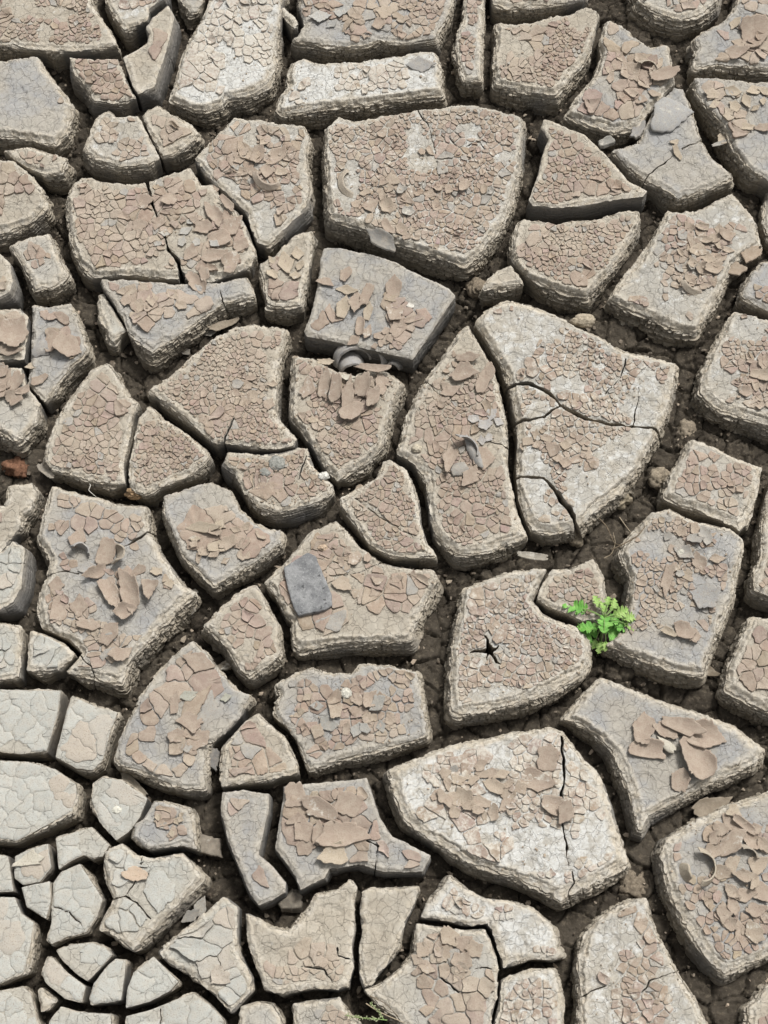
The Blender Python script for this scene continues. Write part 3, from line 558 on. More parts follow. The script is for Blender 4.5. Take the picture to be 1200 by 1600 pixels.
    for L_ in np.linspace(prev + .002, DEPTH, 9): deps.append(L_); lid.append(99); kind.append(0)
    last = np.zeros(nb)
    for k, dep in enumerate(deps):
        li = lid[k]; kd = kind[k]
        zz = bz - dep - (wav * sstep(0, .004, dep) if k else 0)
        if li == -1: off = np.zeros(nb)
        elif li < 99:
            n1 = fbm(bx + li * .37, by - li * .21, .013, 150 + li, 2); n2 = fbm(bx - li * .11, by, .0042, 170 + li, 2)
            big_ = np.maximum(0, fbm(bx, by, .035, 190 + li // 3, 2) - .15)
            off = face * slope * (dep if li == 0 else lays[li - 1] + .001) * .95 + rgh * ((.0016 + .0018 * (1 - patch)) * n1 + .0014 * n2 + .0008 * (li % 2) + .005 * big_ * face)
            off = np.maximum(off, -.0004 - .0006 * rgh) if li < 2 else off
        if li >= 0:
            f1, f2, cid = vor3(bx / .010, by / .010, zz / .007, 3)
            grv = 1 - sstep(.02, .16, f2 - f1)
        if li > 1 and li < 99: off = off + rgh * ((cid - .5) * .0022 - .0038 * grv)
        if li == 99:
            u = (dep - prev) / (DEPTH - prev)
            chunk = .0075 * fbm(bx + zz, by + zz * .7, .02, 155, 3)
            off = face * slope * (prev + .010 * min(u, .4)) * (1 - .0 * u) - (.008 * max(0, u - .35)) * (1 - .5 * fr) + rgh * (chunk + (cid - .5) * .0045 - .0035 * grv)
        if k: off = off + .0008 * fr * fbm(bx, by, .02, 160, 2) * sstep(0, .01, dep)
        if kd:
            mm = sstep(-.08, .08, fbm(bx + li, by - li, .030, 300 + li, 2)) * (1 - fr) * patch
            off = last + (.0009 * mm if kd > 1 else 0)
            zz = zz - (.0042 * mm if kd < 3 else 0)
        if not kd: off = lim * np.tanh(np.maximum(off, -.005) / np.maximum(lim, 1e-4)) + rib * sstep(.0006, .004, dep)
        off = np.where(isc, np.minimum(off, .0004), off)
        if not kd: last = off
        rv.append(np.stack([bx + onx * off, by + ony * off, zz], 1))
        side_a.append(np.full(nb, 1. if k else .4)); fr_a.append(fr)
    rows = deps
    W = np.concatenate(rv)
    bmap = np.full(nx * ny, -1); bmap[bv] = np.arange(nb)
    a, b = bmap[be[:, 0]], bmap[be[:, 1]]
    wf = [np.stack([nt_ + a + k * nb, nt_ + a + (k + 1) * nb, nt_ + b + (k + 1) * nb, nt_ + b + k * nb], 1) for k in range(len(rows) - 1)]
    wf = np.concatenate(wf)[:, ::-1][:, ::-1]
    V = np.concatenate([np.stack([vx, vy, vz], 1), W])
    bc = np.array(TONE[d['tone']]) * (1 + r.uniform(-.05, .05))
    mask = np.zeros((len(V), 4)); mask[:nt_, 1] = rim.ravel()[used]; mask[:, 3] = d.get('salt', .12)
    mask[nt_:, 0] = np.concatenate(side_a); mask[nt_:, 2] = np.concatenate(fr_a); mask[nt_:, 1] = 1 - sstep(.004, .015, np.repeat(np.array(deps), nb) + .006 * np.tile(fbm(bx, by, .04, 700, 2), len(deps)))
    base = np.ones((len(V), 4)); base[:, :3] = bc
    V[:, :2] -= ctr
    me = make_mesh('mud_plate', V, [remap[quads], wf], [M_BODY], dict(mask=mask, base=base), np.r_[np.zeros(len(quads), bool), np.full(len(wf), fresh < .8)])
    ob = link('mud_plate', me, None, (ctr[0], ctr[1], 0))
    tag(ob, d['label'], 'mud plate', 'cracked mud plates')
    # --- crust of broken tiles
    if d['style'] == 'n': return ob
    sp = PSTY[d['style']] * PX * (1.3 if thin else 1)
    g1, g2 = (.00014, .00045) if thin else (.00038, .00100)
    T = S.copy()
    if d.get('star'):
        sx, sy = d['star']; rays = []
        for an in (95, 20, -62, -128, 175): rays.append(([(sx, sy), (sx + 30 * math.cos(R(an)), sy - 30 * math.sin(R(an)))], 9))
        T = np.minimum(T, crack_field(X, Y, rays, z0))
    inset = d.get('inset', 7 if not thin else 1.5) * PX
    insf = inset * (.3 + 1.6 * np.clip(.5 + fbm(X, Y, .035, 170 + idx, 2), 0, 1)) + np.where(st1 > .5, .0006, 0)
    if big: insf = np.maximum(insf, rw * 1.1 + .0022)
    nearcrack = S < edge - 1e-5
    T2 = np.where(nearcrack, np.minimum(T, edge - insf), edge - insf)
    T2 = np.minimum(T2, T - .0003)
    tgy, tgx = np.gradient(T2, h)
    cells = voronoi_cells(lo[0], lo[1], hi[0], hi[1], sp, r, g1, g2, .50)
    VV, FQ, FT, SHQ, MT, nv = [], [], [], [], [], 0
    bare = [(unproj((bx_, by_), z0)[0], rx * PX, ry * PX / math.cos(TILT)) for bx_, by_, rx, ry in d.get('bare', [])]
    keeps = [(unproj((bx_, by_), z0)[0], rx * PX, ry * PX / math.cos(TILT)) for bx_, by_, rx, ry in d.get('keep', [])]
    brown = np.array((.335, .262, .210)); palec = np.array((.448, .450, .412)); pinkc = np.array((.45, .39, .32))
    A0 = np.array([c[0] for c in cells]); B0 = np.array([c[1] for c in cells])
    tn = F(A0, B0, T2); cn = fbm(A0, B0, .045, 200 + idx, 2) * .9 + .5; en = fbm(A0, B0, .014, 210, 2)
    toneN = fbm(A0, B0, .05, 220, 2)
    nfirst = len(cells)
    if not thin:
        c2_ = voronoi_cells(lo[0], lo[1], hi[0], hi[1], sp * 1.05, r, g1 * 2, g2 * 1.5, .5)
        a2 = np.array([c[0] for c in c2_]); b2 = np.array([c[1] for c in c2_])
        pick = (fbm(a2, b2, .03, 500 + idx, 2) > .12) & (r.random(len(a2)) < .5) & (F(a2, b2, T2) > sp * .5)
        cells += [c for c, p_ in zip(c2_, pick) if p_]
        ex = np.array([(c[0], c[1]) for c in cells[nfirst:]]).reshape(-1, 2)
        A0 = np.r_[A0, ex[:, 0]]; B0 = np.r_[B0, ex[:, 1]]
        tn = F(A0, B0, T2); cn = fbm(A0, B0, .045, 200 + idx, 2) * .9 + .5; en = fbm(A0, B0, .014, 210, 2); toneN = fbm(A0, B0, .05, 220, 2)
    for ci, (ca, cb, pl_) in enumerate(cells):
        layer2 = ci >= nfirst
        if tn[ci] < .0002: continue
        gone = False; kept = False
        for (c, rx, ry) in bare:
            if ((ca - c[0]) / rx) ** 2 + ((cb - c[1]) / ry) ** 2 < 1 + .5 * en[ci]: gone = True
        for (c, rx, ry) in keeps:
            if ((ca - c[0]) / rx) ** 2 + ((cb - c[1]) / ry) ** 2 < 1: kept = True
        if not kept:
            if gone: continue
            if cn[ci] > .5 + 1.0 * (d['cov'] - .35): continue
            if r.random() > d['cov'] * .25 + (.80 if thin else .77): continue
        q_ = resample(pl_, .0013 if d['style'] != 'l' else .0017)
        # both sides of a crack wander together
        wa = .0018 if d['style'] != 'l' else (.0055 if thin else .0032)
        x_, y_ = q_[:, 0], q_[:, 1]
        x_ = x_ + wa * fbm(q_[:, 0], q_[:, 1], .009, 230, 2); y_ = y_ + wa * fbm(q_[:, 0], q_[:, 1], .009, 240, 2)
        ts = np.linspace(.1, 1, 10)[:, None]
        if (F(x_, y_, T2) < .0004).any():
            along = F(ca + (x_ - ca) * ts, cb + (y_ - cb) * ts, T2) < 0
            ft_ = np.where(along.any(0), np.maximum(along.argmax(0) * .1 + .04, .05), 1.)
            x_ = ca + (x_ - ca) * ft_; y_ = cb + (y_ - cb) * ft_
        for _ in range(2):
            dd = F(x_, y_, T2); m = dd < 0
            if m.any():
                gxx, gyy = F(x_, y_, tgx), F(x_, y_, tgy); L = np.hypot(gxx, gyy) + 1e-6
                x_ = np.where(m, x_ - dd * gxx / L, x_); y_ = np.where(m, y_ - dd * gyy / L, y_)
        ar = .5 * abs(np.dot(x_, np.roll(y_, -1)) - np.dot(y_, np.roll(x_, -1)))
        if ar < (.10 if d['style'] != 'f' else .18) * sp * sp: continue
        n = len(x_); cx, cy = x_.mean(), y_.mean()
        rr = np.hypot(x_ - cx, y_ - cy); RM = rr.mean()
        th = (r.uniform(.00035, .00055) if thin else r.uniform(.0010, .0020) * (1.25 if d['style'] == 'l' else 1))
        curl = (r.uniform(.0, .0003) if thin else (abs(r.normal(0, .0004)) + (r.random() < .10) * r.uniform(.0006, .0022)) * (RM / .005) ** .6)
        tilt = r.normal(0, .012 if thin else (.035 if r.random() < .85 else .12), 2)
        if layer2: tilt = r.normal(0, .10, 2); curl *= 1.4
        lift = .0012 if layer2 else 0.
        if layer2: sc2 = r.uniform(.7, .95); x_ = ca + (x_ - ca) * sc2; y_ = cb + (y_ - cb) * sc2; cx, cy = x_.mean(), y_.mean(); RM *= sc2
        zb = F(x_, y_); zc = float(F(np.array([cx]), np.array([cy]))[0])
        def up(xx, yy, base_, rho):
            return base_ + th + lift + curl * rho ** 2.5 + tilt[0] * (xx - cx) + tilt[1] * (yy - cy)
        rings = []
        rings.append(np.stack([x_, y_, zb - .0004 if not layer2 else up(x_, y_, zb, 1) - .0010], 1))
        rings.append(np.stack([x_, y_, up(x_, y_, zb, 1) - .0002], 1))
        k = 1 - min(.25, .00035 / RM)
        xi, yi = cx + (x_ - cx) * k, cy + (y_ - cy) * k
        rings.append(np.stack([xi, yi, up(xi, yi, F(xi, yi), k)], 1))
        k = .55; xi, yi = cx + (x_ - cx) * k, cy + (y_ - cy) * k
        rings.append(np.stack([xi, yi, up(xi, yi, F(xi, yi), k)], 1))
        pts = np.concatenate(rings + [np.array([[cx, cy, zc + th + lift]])])
        i0 = np.arange(n); i1 = (i0 + 1) % n
        area_s = np.dot(x_, np.roll(y_, -1)) - np.dot(y_, np.roll(x_, -1))
        if area_s < 0: i0, i1 = i1, i0
        for k_ in range(3):
            FQ.append(np.stack([nv + i0 + k_ * n, nv + i1 + k_ * n, nv + i1 + (k_ + 1) * n, nv + i0 + (k_ + 1) * n], 1)); SHQ.append(np.full(n, k_ < 1))
        FT.append(np.stack([nv + i0 + 3 * n, nv + i1 + 3 * n, np.full(n, nv + 4 * n)], 1))
        VV.append(pts); nv += len(pts)
        tnt = r.normal(0, .07)
        if d['tone'] == 'p':
            c_ = palec * (1 + tnt * .5); f_ = np.clip((toneN[ci] - .22) * 3, 0, .8); c_ = c_ * (1 - f_) + pinkc * f_
        else:
            c_ = brown * (1 + tnt) * np.array((1, 1 + r.normal(0, .02), 1 + r.normal(0, .035)))
            f_ = np.clip(.12 + toneN[ci] * .9 + r.normal(0, .12), 0, .65); c_ = c_ * (1 - f_) + np.array((.43, .375, .30)) * f_
            if r.random() < .04: c_ = np.array((.34, .325, .295))
        col = np.ones((len(pts), 4)); col[:, :3] = c_; col[:, 3] = d.get('salt', .1)
        MT.append(col)
    if VV:
        V = np.concatenate(VV); V[:, :2] -= ctr
        fq, ft = np.concatenate(FQ), np.concatenate(FT)
        me = make_mesh('crust', V, [fq, ft], [M_CRUST], dict(tint=np.concatenate(MT)), np.r_[np.concatenate(SHQ), np.zeros(len(ft), bool)])
        c = link('crust', me, ob)
    return ob
# ------------------------------------------------------------------ ground under and around the plates
def build_ground():
    h = .0020
    c = unproj([(-60, -60), (1260, -60), (-60, 1660), (1260, 1660)], -.05)
    x0, y0, x1, y1 = c[:, 0].min(), c[:, 1].min(), c[:, 0].max(), c[:, 1].max()
    # fine sheet where the picture looks, coarse margins out to the horizon, one connected sheet
    def axis(a, b):
        inner = np.arange(a, b, h); out = []; s = h; p = b
        while p < 60: s *= 1.22; p += s; out.append(p)
        out = np.array(out); left = a - (out - b)
        return np.r_[left[::-1], inner, out]
    ax, ay = axis(x0, x1), axis(y0, y1)
    X, Y = np.meshgrid(ax, ay)
    wx, wy = X + .003 * fbm(X, Y, .02, 300, 2), Y + .003 * fbm(X, Y, .02, 301, 2)
    f1, f2, cid = vor2(wx / .016, wy / .016, 302)
    g1, g2, gid = vor2(wx / .006, wy / .006, 310)
    k1, k2, kid = vor2((wx + .01 * fbm(X, Y, .04, 330, 2)) / .036, (wy + .01 * fbm(X, Y, .04, 331, 2)) / .036, 320)
    clod = .008 * kid - .008 * (1 - sstep(0, .10, k2 - k1)) + .004 * cid - .005 * (1 - sstep(0, .12, f2 - f1)) * sstep(-.2, .2, fbm(X, Y, .05, 333, 2)) + .0022 * gid
    Z = -.051 + .010 * fbm(X, Y, .10, 303, 3) + clod + .0022 * fbm(X, Y, .005, 304, 3)
    ny, nx = X.shape
    I = np.arange(nx * ny).reshape(ny, nx)
    F_ = np.stack([I[:-1, :-1].ravel(), I[:-1, 1:].ravel(), I[1:, 1:].ravel(), I[1:, :-1].ravel()], 1)
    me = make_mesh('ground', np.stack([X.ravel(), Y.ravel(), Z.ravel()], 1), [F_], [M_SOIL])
    o = link('ground', me); o['kind'] = 'structure'
    # the same dried flat going on beyond the traced plates
    def plate_cells():
        rr = np.random.default_rng(5)
        VV, FQ, FN, nv = [], [], [], 0
        cells = voronoi_cells(-2.6, -2.6, 2.6, 3.2, .17, rr, .006, .010)
        bxs = unproj([(-52, -52), (1252, -52), (1252, 1652), (-52, 1652)], 0)
        for a, b, pl_ in cells:
            q = resample(pl_, .02)
            best = None                                # cut the cell along the side of the traced field it lies beyond
            for (p, r_) in zip(bxs, np.roll(bxs, -1, 0)):
                ab = r_ - p; nn = np.array((-ab[1], ab[0])); nn /= np.hypot(*nn)
                if (bxs.mean(0) - p) @ nn < 0: nn = -nn
                v = (np.array((a, b)) - p) @ nn
                if best is None or v < best[0]: best = (v, nn, p @ nn)
            if best[0] > 0: continue
            pl2 = clip_poly([tuple(v) for v in pl_], best[1][0], best[1][1], best[2])
            if len(pl2) < 3: continue
            q = resample(pl2, .02)
            q = q + .003 * np.stack([fbm(q[:, 0], q[:, 1], .03, 1), fbm(q[:, 0], q[:, 1], .03, 2)], 1)
            A = .5 * (np.dot(q[:, 0], np.roll(q[:, 1], -1)) - np.dot(q[:, 1], np.roll(q[:, 0], -1)))
            if A < .002: continue
            n = len(q); cx = q.mean(0)
            rings = [np.c_[cx + (q - cx) * 1.05, np.full(n, -.06)], np.c_[q, np.full(n, -.004)], np.c_[cx + (q - cx) * .985, np.full(n, -.001)],
                     np.c_[cx + (q - cx) * .5, np.full(n, -.003)], [[cx[0], cx[1], -.004]]]
            i0 = np.arange(n); i1 = (i0 + 1) % n
            for k in range(3): FQ.append(np.stack([nv + i0 + k * n, nv + i1 + k * n, nv + i1 + (k + 1) * n, nv + i0 + (k + 1) * n], 1))
            FN.append(np.stack([nv + i0 + 3 * n, nv + i1 + 3 * n, np.full(n, nv + 4 * n)], 1))
            VV.append(np.concatenate(rings)); nv += len(VV[-1])
        V = np.concatenate(VV); mask = np.zeros((len(V), 4)); mask[:, 3] = .3; mask[V[:, 2] < -.05, 0] = 1
        base = np.ones((len(V), 4)); base[:, :3] = (.43, .36, .28)
        me = make_mesh('mud_flat', V, [np.concatenate(FQ), np.concatenate(FN)], [M_BODY], dict(mask=mask, base=base))
        o = link('mud_flat', me); o['kind'] = 'structure'
    plate_cells()
build_ground()
for i_, d_ in enumerate(PL): build_plate(i_, d_)
# ------------------------------------------------------------------ loose flakes
M_FLAKE = mat_crust('flake_crust')
M_GREY = M_UNDER
BROWN = (.34, .272, .216); OCHRE = (.42, .355, .27); GREYC = (.33, .315, .285); PALEC = (.50, .47, .39)
PKEY = {d['key']: d for d in PL}
placed = []
def surf(key, x, y):
    F, S, lo, hi = TOP[key]
    return float(F(np.array([x]), np.array([y]))[0])
def flake_mesh(r, L, W, bend, cup, col, thick=.0014, shape='blob', flip=False):
    """a peeled flake: an irregular outline with real thickness, rolled about its long axis (bend, radians over its width) and cupped"""
    n = 44; a = np.arange(n) / n * 2 * math.pi
    if shape == 'rect':                                      # broken block: 4 or 5 straightish sides
        k = r.integers(4, 6); base = np.sort(r.uniform(-.22, .22, k) + np.arange(k) * 2 * math.pi / k)
        q = np.stack([np.cos(base), np.sin(base)], 1) * 1.22
        t = np.linspace(0, k, n, endpoint=False); i = np.floor(t).astype(int); f = (t - i)[:, None]
        o = q[i] * (1 - f) + q[(i + 1) % k] * f
    elif shape == 'strip':
        o = np.stack([np.sign(np.cos(a)) * np.abs(np.cos(a)) ** .5, np.sign(np.sin(a)) * np.abs(np.sin(a)) ** .7 * (1 + .25 * np.cos(a + r.uniform(0, 6)))], 1)
    else:
        o = np.stack([np.cos(a), np.sin(a)], 1)
        for m in (2, 3, 5): o *= (1 + r.uniform(.04, .13) * np.cos(m * a + r.uniform(0, 6)))[:, None]
        # one or two straight broken sides
        for _ in range(r.integers(1, 3)):
            g = r.uniform(0, 6.28); c = r.uniform(.45, .8); nv_ = np.array((math.cos(g), math.sin(g)))
            dd = o @ nv_ - c; o = o - np.maximum(dd, 0)[:, None] * nv_
    o = o * (1 + .055 * r.normal(size=(n, 1)))
    o = o * (1 - .16 * (r.random((n, 1)) < .07))
    o = o * .76 + .12 * (np.roll(o, 1, 0) + np.roll(o, -1, 0))
    o = o * np.array((L, W)) * (.56 if shape == 'blob' else .5)
    rs = (1., .93, .72, .48, .24)
    def shp(p, rho):
        u = p[:, 1]; Rb = W / max(abs(bend), 1e-3) * 1.0
        y = Rb * np.sin(u / Rb); z = Rb * (1 - np.cos(u / Rb))
        z = z + cup * (p[:, 0] / L * 2) ** 2 * L * .5
        nn = np.stack([np.zeros_like(u), -np.sin(u / Rb), np.cos(u / Rb)], 1)
        return np.stack([p[:, 0], y, z], 1), nn
    rough = r.integers(0, 999)
    top, bot = [], []
    for rho in rs:
        p = o * rho; c, nn = shp(p, rho); c[:, 2] += .0006 * fbm(p[:, 0] + rough, p[:, 1], .006, 5, 3)
        t = thick * (.65 if rho == 1. else 1); top.append(c + nn * t * .5); bot.append(c - nn * t * .5)
    c, nn = shp(np.zeros((1, 2)), 0)
    V = np.concatenate(top + [c + nn * thick * .5] + bot + [c - nn * thick * .5])
    i0 = np.arange(n); i1 = (i0 + 1) % n; m = len(rs); off = m * n + 1
    Q, MI, SH = [], [], []
    for k in range(m - 1):
        Q.append(np.stack([i0 + k * n, i1 + k * n, i1 + (k + 1) * n, i0 + (k + 1) * n], 1)); MI += [0] * n; SH += [0] * n
        Q.append(np.stack([off + i1 + k * n, off + i0 + k * n, off + i0 + (k + 1) * n, off + i1 + (k + 1) * n], 1)); MI += [1] * n; SH += [0] * n
    Q.append(np.stack([i1, i0, off + i0, off + i1], 1)); MI += [0] * n; SH += [1] * n
    T = [np.stack([i0 + (m - 1) * n, i1 + (m - 1) * n, np.full(n, m * n)], 1), np.stack([off + i1 + (m - 1) * n, off + i0 + (m - 1) * n, np.full(n, off + m * n)], 1)]
    MI += [0] * n + [1] * n; SH += [0] * 2 * n
    c4 = np.ones((len(V), 4)); c4[:, :3] = np.array(col) * (1 + r.normal(0, .05)); c4[:, 3] = r.uniform(.15, .55)
    if flip:
        V[:, 2] *= -1; V[:, 0] *= -1; V = V[:, [0, 1, 2]]
        MI = [1 - q_ if not s_ else q_ for q_, s_ in zip(MI, SH)]
        # mirrored twice: windings stay outward after one more turn
        V[:, 0] *= -1; Q = [q_[:, ::-1] for q_ in Q]; T = [t_[:, ::-1] for t_ in T]
    return V, Q, T, MI, SH, c4
def flake(key, px, py, L, W, ang=0, bend=1.0, cup=.1, col=BROWN, shape='blob', tilt=None, label=None, group=None, cat='mud flake', lift=0., thick=None, base=None, flip=False, name='mud_flake', seed=None):
    r = np.random.default_rng(seed if seed is not None else int(px * 13 + py * 7))
    z0 = PKEY[key]['dz'] if key else (base if base is not None else -.04)
    x, y = unproj((px, py), z0 + .002)[0]
    L *= PX; W *= PX
    th = thick if thick else .0009 + .000012 * L / PX; bend *= 1.25
    V, Q, T, MI, SH, c4 = flake_mesh(r, L, W, bend, cup, col, th, shape, flip)
    tl = tilt if tilt is not None else r.normal(0, .10, 2)
    ca, sa = math.cos(R(ang)), math.sin(R(ang))
    ax, ay = tl
    V = V.copy(); V[:, 2] += V[:, 0] * math.tan(ax) + V[:, 1] * math.tan(ay)
    V[:, :2] = np.stack([V[:, 0] * ca - V[:, 1] * sa, V[:, 0] * sa + V[:, 1] * ca], 1)
    zs = (surf(key, x, y) + .0013) if key else z0
    st = 0
    for (qx, qy, qr, qz) in placed:
        dd = math.hypot(qx - x, qy - y)
        if dd < (qr + max(L, W) * .5) * .72: st = max(st, qz - zs + .0010)
    zs += st + lift
    V[:, 2] += zs - np.percentile(V[:, 2], 6) - .0002
    placed.append((x, y, max(L, W) * .5, zs + .0006))
    ctr = np.array((x, y, 0)); zc = zs
    V[:, 2] -= zc
    me = make_mesh(name, V, [np.concatenate(Q), np.concatenate(T)], [M_FLAKE, M_GREY], dict(tint=c4), np.array(SH, bool), MI)
    o = link(name, me, None, (x, y, zc)); tag(o, label, cat, group)
    return o
GF = 'loose curled mud flakes'
LOOSE = []                                             # flakes laid by the handful: (size, mesh data)
def cluster(key, cx, cy, rx, ry, n, smin, smax, label, col=BROWN, greys=.12, bend=(.3, 1.3), shapes=('blob', 'rect'), seed=1, asp=(.55, .95), flipp=0.):
    r = np.random.default_rng(seed * 77 + n); k = 0; tries = 0; mine = []
    F, S, lo, hi = TOP[key]
    while k < n and tries < n * 40:
        tries += 1
        a, q = r.uniform(0, 6.283), math.sqrt(r.random()); px, py = cx + rx * q * math.cos(a), cy + ry * q * math.sin(a)
        s = r.uniform(smin, smax) * (1.15 - .5 * q)
        x, y = unproj((px, py), PKEY[key]['dz'])[0]
        if F(np.array([x]), np.array([y]), S)[0] < s * PX * .40: continue
        if any(math.hypot(px - a_, py - b_) < .42 * (s + c_) * .8 for a_, b_, c_ in mine): continue
        mine.append((px, py, s)); k += 1
        gl = r.random() < greys
        c = GREYC if gl else tuple(np.array(col) * (1 - (t_ := r.random() * .6)) + np.array(OCHRE) * t_)
        o = flake(key, px, py, s, s * r.uniform(*asp), r.uniform(0, 360), r.uniform(*bend), r.uniform(0, .25), c, shapes[int(r.integers(len(shapes)))],
                  label=(label if not gl else label.replace('brown', 'grey').replace('ochre', 'grey')), group=('grey ' if gl else '') + 'flakes: ' + ' '.join(label.split()[-7:]), seed=int(r.integers(1e9)), flip=(r.random() < flipp))
        LOOSE.append((s, o))
# ---- flakes that can be told apart, one by one (photo pixels: x, y, long side, short side, turn)
F1 = flake
def FL(key, x, y, L, W, ang, bend, label, **o): F1(key, x, y, L, W, ang, bend, label=label, **o)
# very large many sided plate at the left
FL('a70',165,862,44,30,82,.9,'upright oblong brown flake just above the grey hollow shells, large left plate',shape='strip')
FL('a70',122,842,34,26,70,.7,'brown flake left of the upright oblong one on the large left plate',shape='rect')
FL('a70',136,888,26,18,20,.8,'pale grey angular chip below the upturned grey shell',col=(.37,.36,.34),shape='rect')
FL('a70',150,897,32,22,40,1.6,'brown shell tipped to its side between the grey chips and the big oval',tilt=(-.2,.5))
FL('a70',172,925,52,24,-62,1.1,'long brown flake, left one of the pair lying against each other on the left plate',tilt=(0,-.25))
FL('a70',206,928,62,38,-68,1.5,'largest oval brown flake, raised ridge edge, middle of the left plate',tilt=(0,.28),lift=.002)
FL('a70',196,958,34,26,10,1.2,'brown flake tucked under the lower end of the largest oval flake')
FL('a70',236,920,36,24,-70,.8,'upright brown flake right of the largest oval one on the left plate')
FL('a70',214,892,26,22,20,.6,'roundish brown flake above the largest oval one on the left plate')
FL('a70',246,893,20,13,0,.5,'small ochre flake near the right corner crumbs of the left plate',col=OCHRE)
FL('a70',263,910,17,14,-40,.5,'smallest flake at the right side of the big left plate',col=OCHRE)
FL('a70',123,947,34,25,88,.4,'squarish brown flake alone on bare grey mud, left plate',shape='rect')
FL('a70',92,950,40,24,86,.3,'tall brown flake along the left edge of the big left plate',shape='strip')
FL('a70',88,915,28,22,80,.3,'small brown flake above the tall one at the left edge of the big left plate',shape='rect')
FL('a70',138,976,34,18,-5,.4,'flat brown flake above the bare cream corner of the left plate',shape='rect')
FL('a70',170,990,36,26,60,.8,'brown flake split at its foot, lower middle of the left plate',shape='rect')
FL('a70',192,1020,40,22,20,.4,'low brown flake near the bottom corner of the big left plate')
# fan shaped grey plate
FL('a51',1006,1139,44,32,76,.7,'brown flake with straight sides, upper left of the pile on the fan shaped plate',shape='rect')
FL('a51',1038,1138,34,26,-50,.6,'dark brown flake between the straight sided one and the wide top flake')
FL('a51',1062,1132,56,32,-25,.9,'wide brown flake at the top of the pile on the fan shaped plate')
FL('a51',1108,1150,66,44,-12,1.2,'widest cracked brown flake with a pale raised right rim, fan shaped plate',lift=.001)
FL('a51',1012,1175,54,36,-15,1.1,'brown dish with a broken pale lower rim, left in the fan shaped plate pile')
FL('a51',1040,1165,36,16,-38,1.4,'small pale pointed curl standing in the middle of the fan shaped plate pile',col=PALEC,flip=True)
FL('a51',1086,1187,60,56,-70,1.5,'great round brown saucer with a raised rim, lower middle of the fan shaped plate',lift=.001)
FL('a51',1062,1232-12,34,26,80,.8,'trapezoid brown flake pointing up at the foot of the round saucer',shape='rect')
# plate with grey curls on its middle
FL('a42',722,733,34,24,20,1.2,'fan shaped grey flake under the longest grey curl',col=GREYC,flip=True)
FL('a42',705,718,40,24,75,.8,'brown flake left of the longest grey curl',)
FL('a42',758,715,42,28,55,.9,'brown flake right of the longest grey curl')
FL('a42',735,745,40,24,60,.5,'flat brown flake below and right of the grey fan shaped flake',shape='rect')
FL('a42',730,560,36,16,2,.3,'thin ochre bar high on the long upright plate',shape='rect')
FL('a42',723,583,42,28,20,.6,'brown flake under the thin ochre bar on the long upright plate')
FL('a42',757,590,52,24,72,.8,'tall brown flake with a lifted right edge on the long upright plate')
FL('a42',704,612,34,18,22,.5,'wedge shaped brown flake left of the tall one, long upright plate',shape='rect')
for q_,(x_,y_,s_) in enumerate([(758,664,22),(768,647,20),(753,688,16),(779,660,17),(740,655,18),(764,683,14)]):
    FL('a42',x_,y_,s_,s_*.8,q_*50,.4,'light grey angular chip in the group beside the right crack of the long plate',col=(.37,.36,.345),shape='rect',group='light grey chips on the long upright plate')
# bucket shaped plate: curled strips
for q_,(x_,y_,L_,W_,a_,b_,lb) in enumerate([
  (482,605,36,20,60,.5,'short leaf like flake at the left of the curled strips'),
  (507,602,52,18,80,.9,'first long curled strip on the bucket shaped plate'),
  (524,614,60,18,84,1.0,'second long curled strip with a pale top end, bucket shaped plate'),
  (543,622,62,20,80,.9,'third long strip, in the middle of the bucket shaped plate'),
  (567,606,42,26,68,1.4,'hollow brown shell right of the middle strips, bucket shaped plate'),
  (597,598,38,22,76,.8,'rounded brown flake at the right end of the curled strips'),
  (584,622,36,24,60,.6,'flat brown flake below the hollow shell, bucket shaped plate'),
  (552,646,40,30,20,.5,'broad brown flake under the third long strip')]):
    FL('a36',x_,y_,L_,W_,a_,b_,lb,shape='rect' if q_ in (1,3,6) else 'blob',tilt=((.22,.14,.3,.1)[q_ % 4] if q_ in(1,2,3,4) else .05,(.1,-.15,.2)[q_ % 3]))
FL('a36',508,562,26,12,-4,.8,'small pale roofed block at the upper left corner of the bucket shaped plate',col=OCHRE,shape='rect',lift=.003)
FL('a36',543,592,24,10,-8,.4,'pale cream chip end on at the top edge of the bucket shaped plate',col=PALEC,shape='rect',lift=.004)
FL('a36',583,580,54,16,0,.8,'wide brown flake bridging the top edge of the bucket shaped plate',lift=.002)
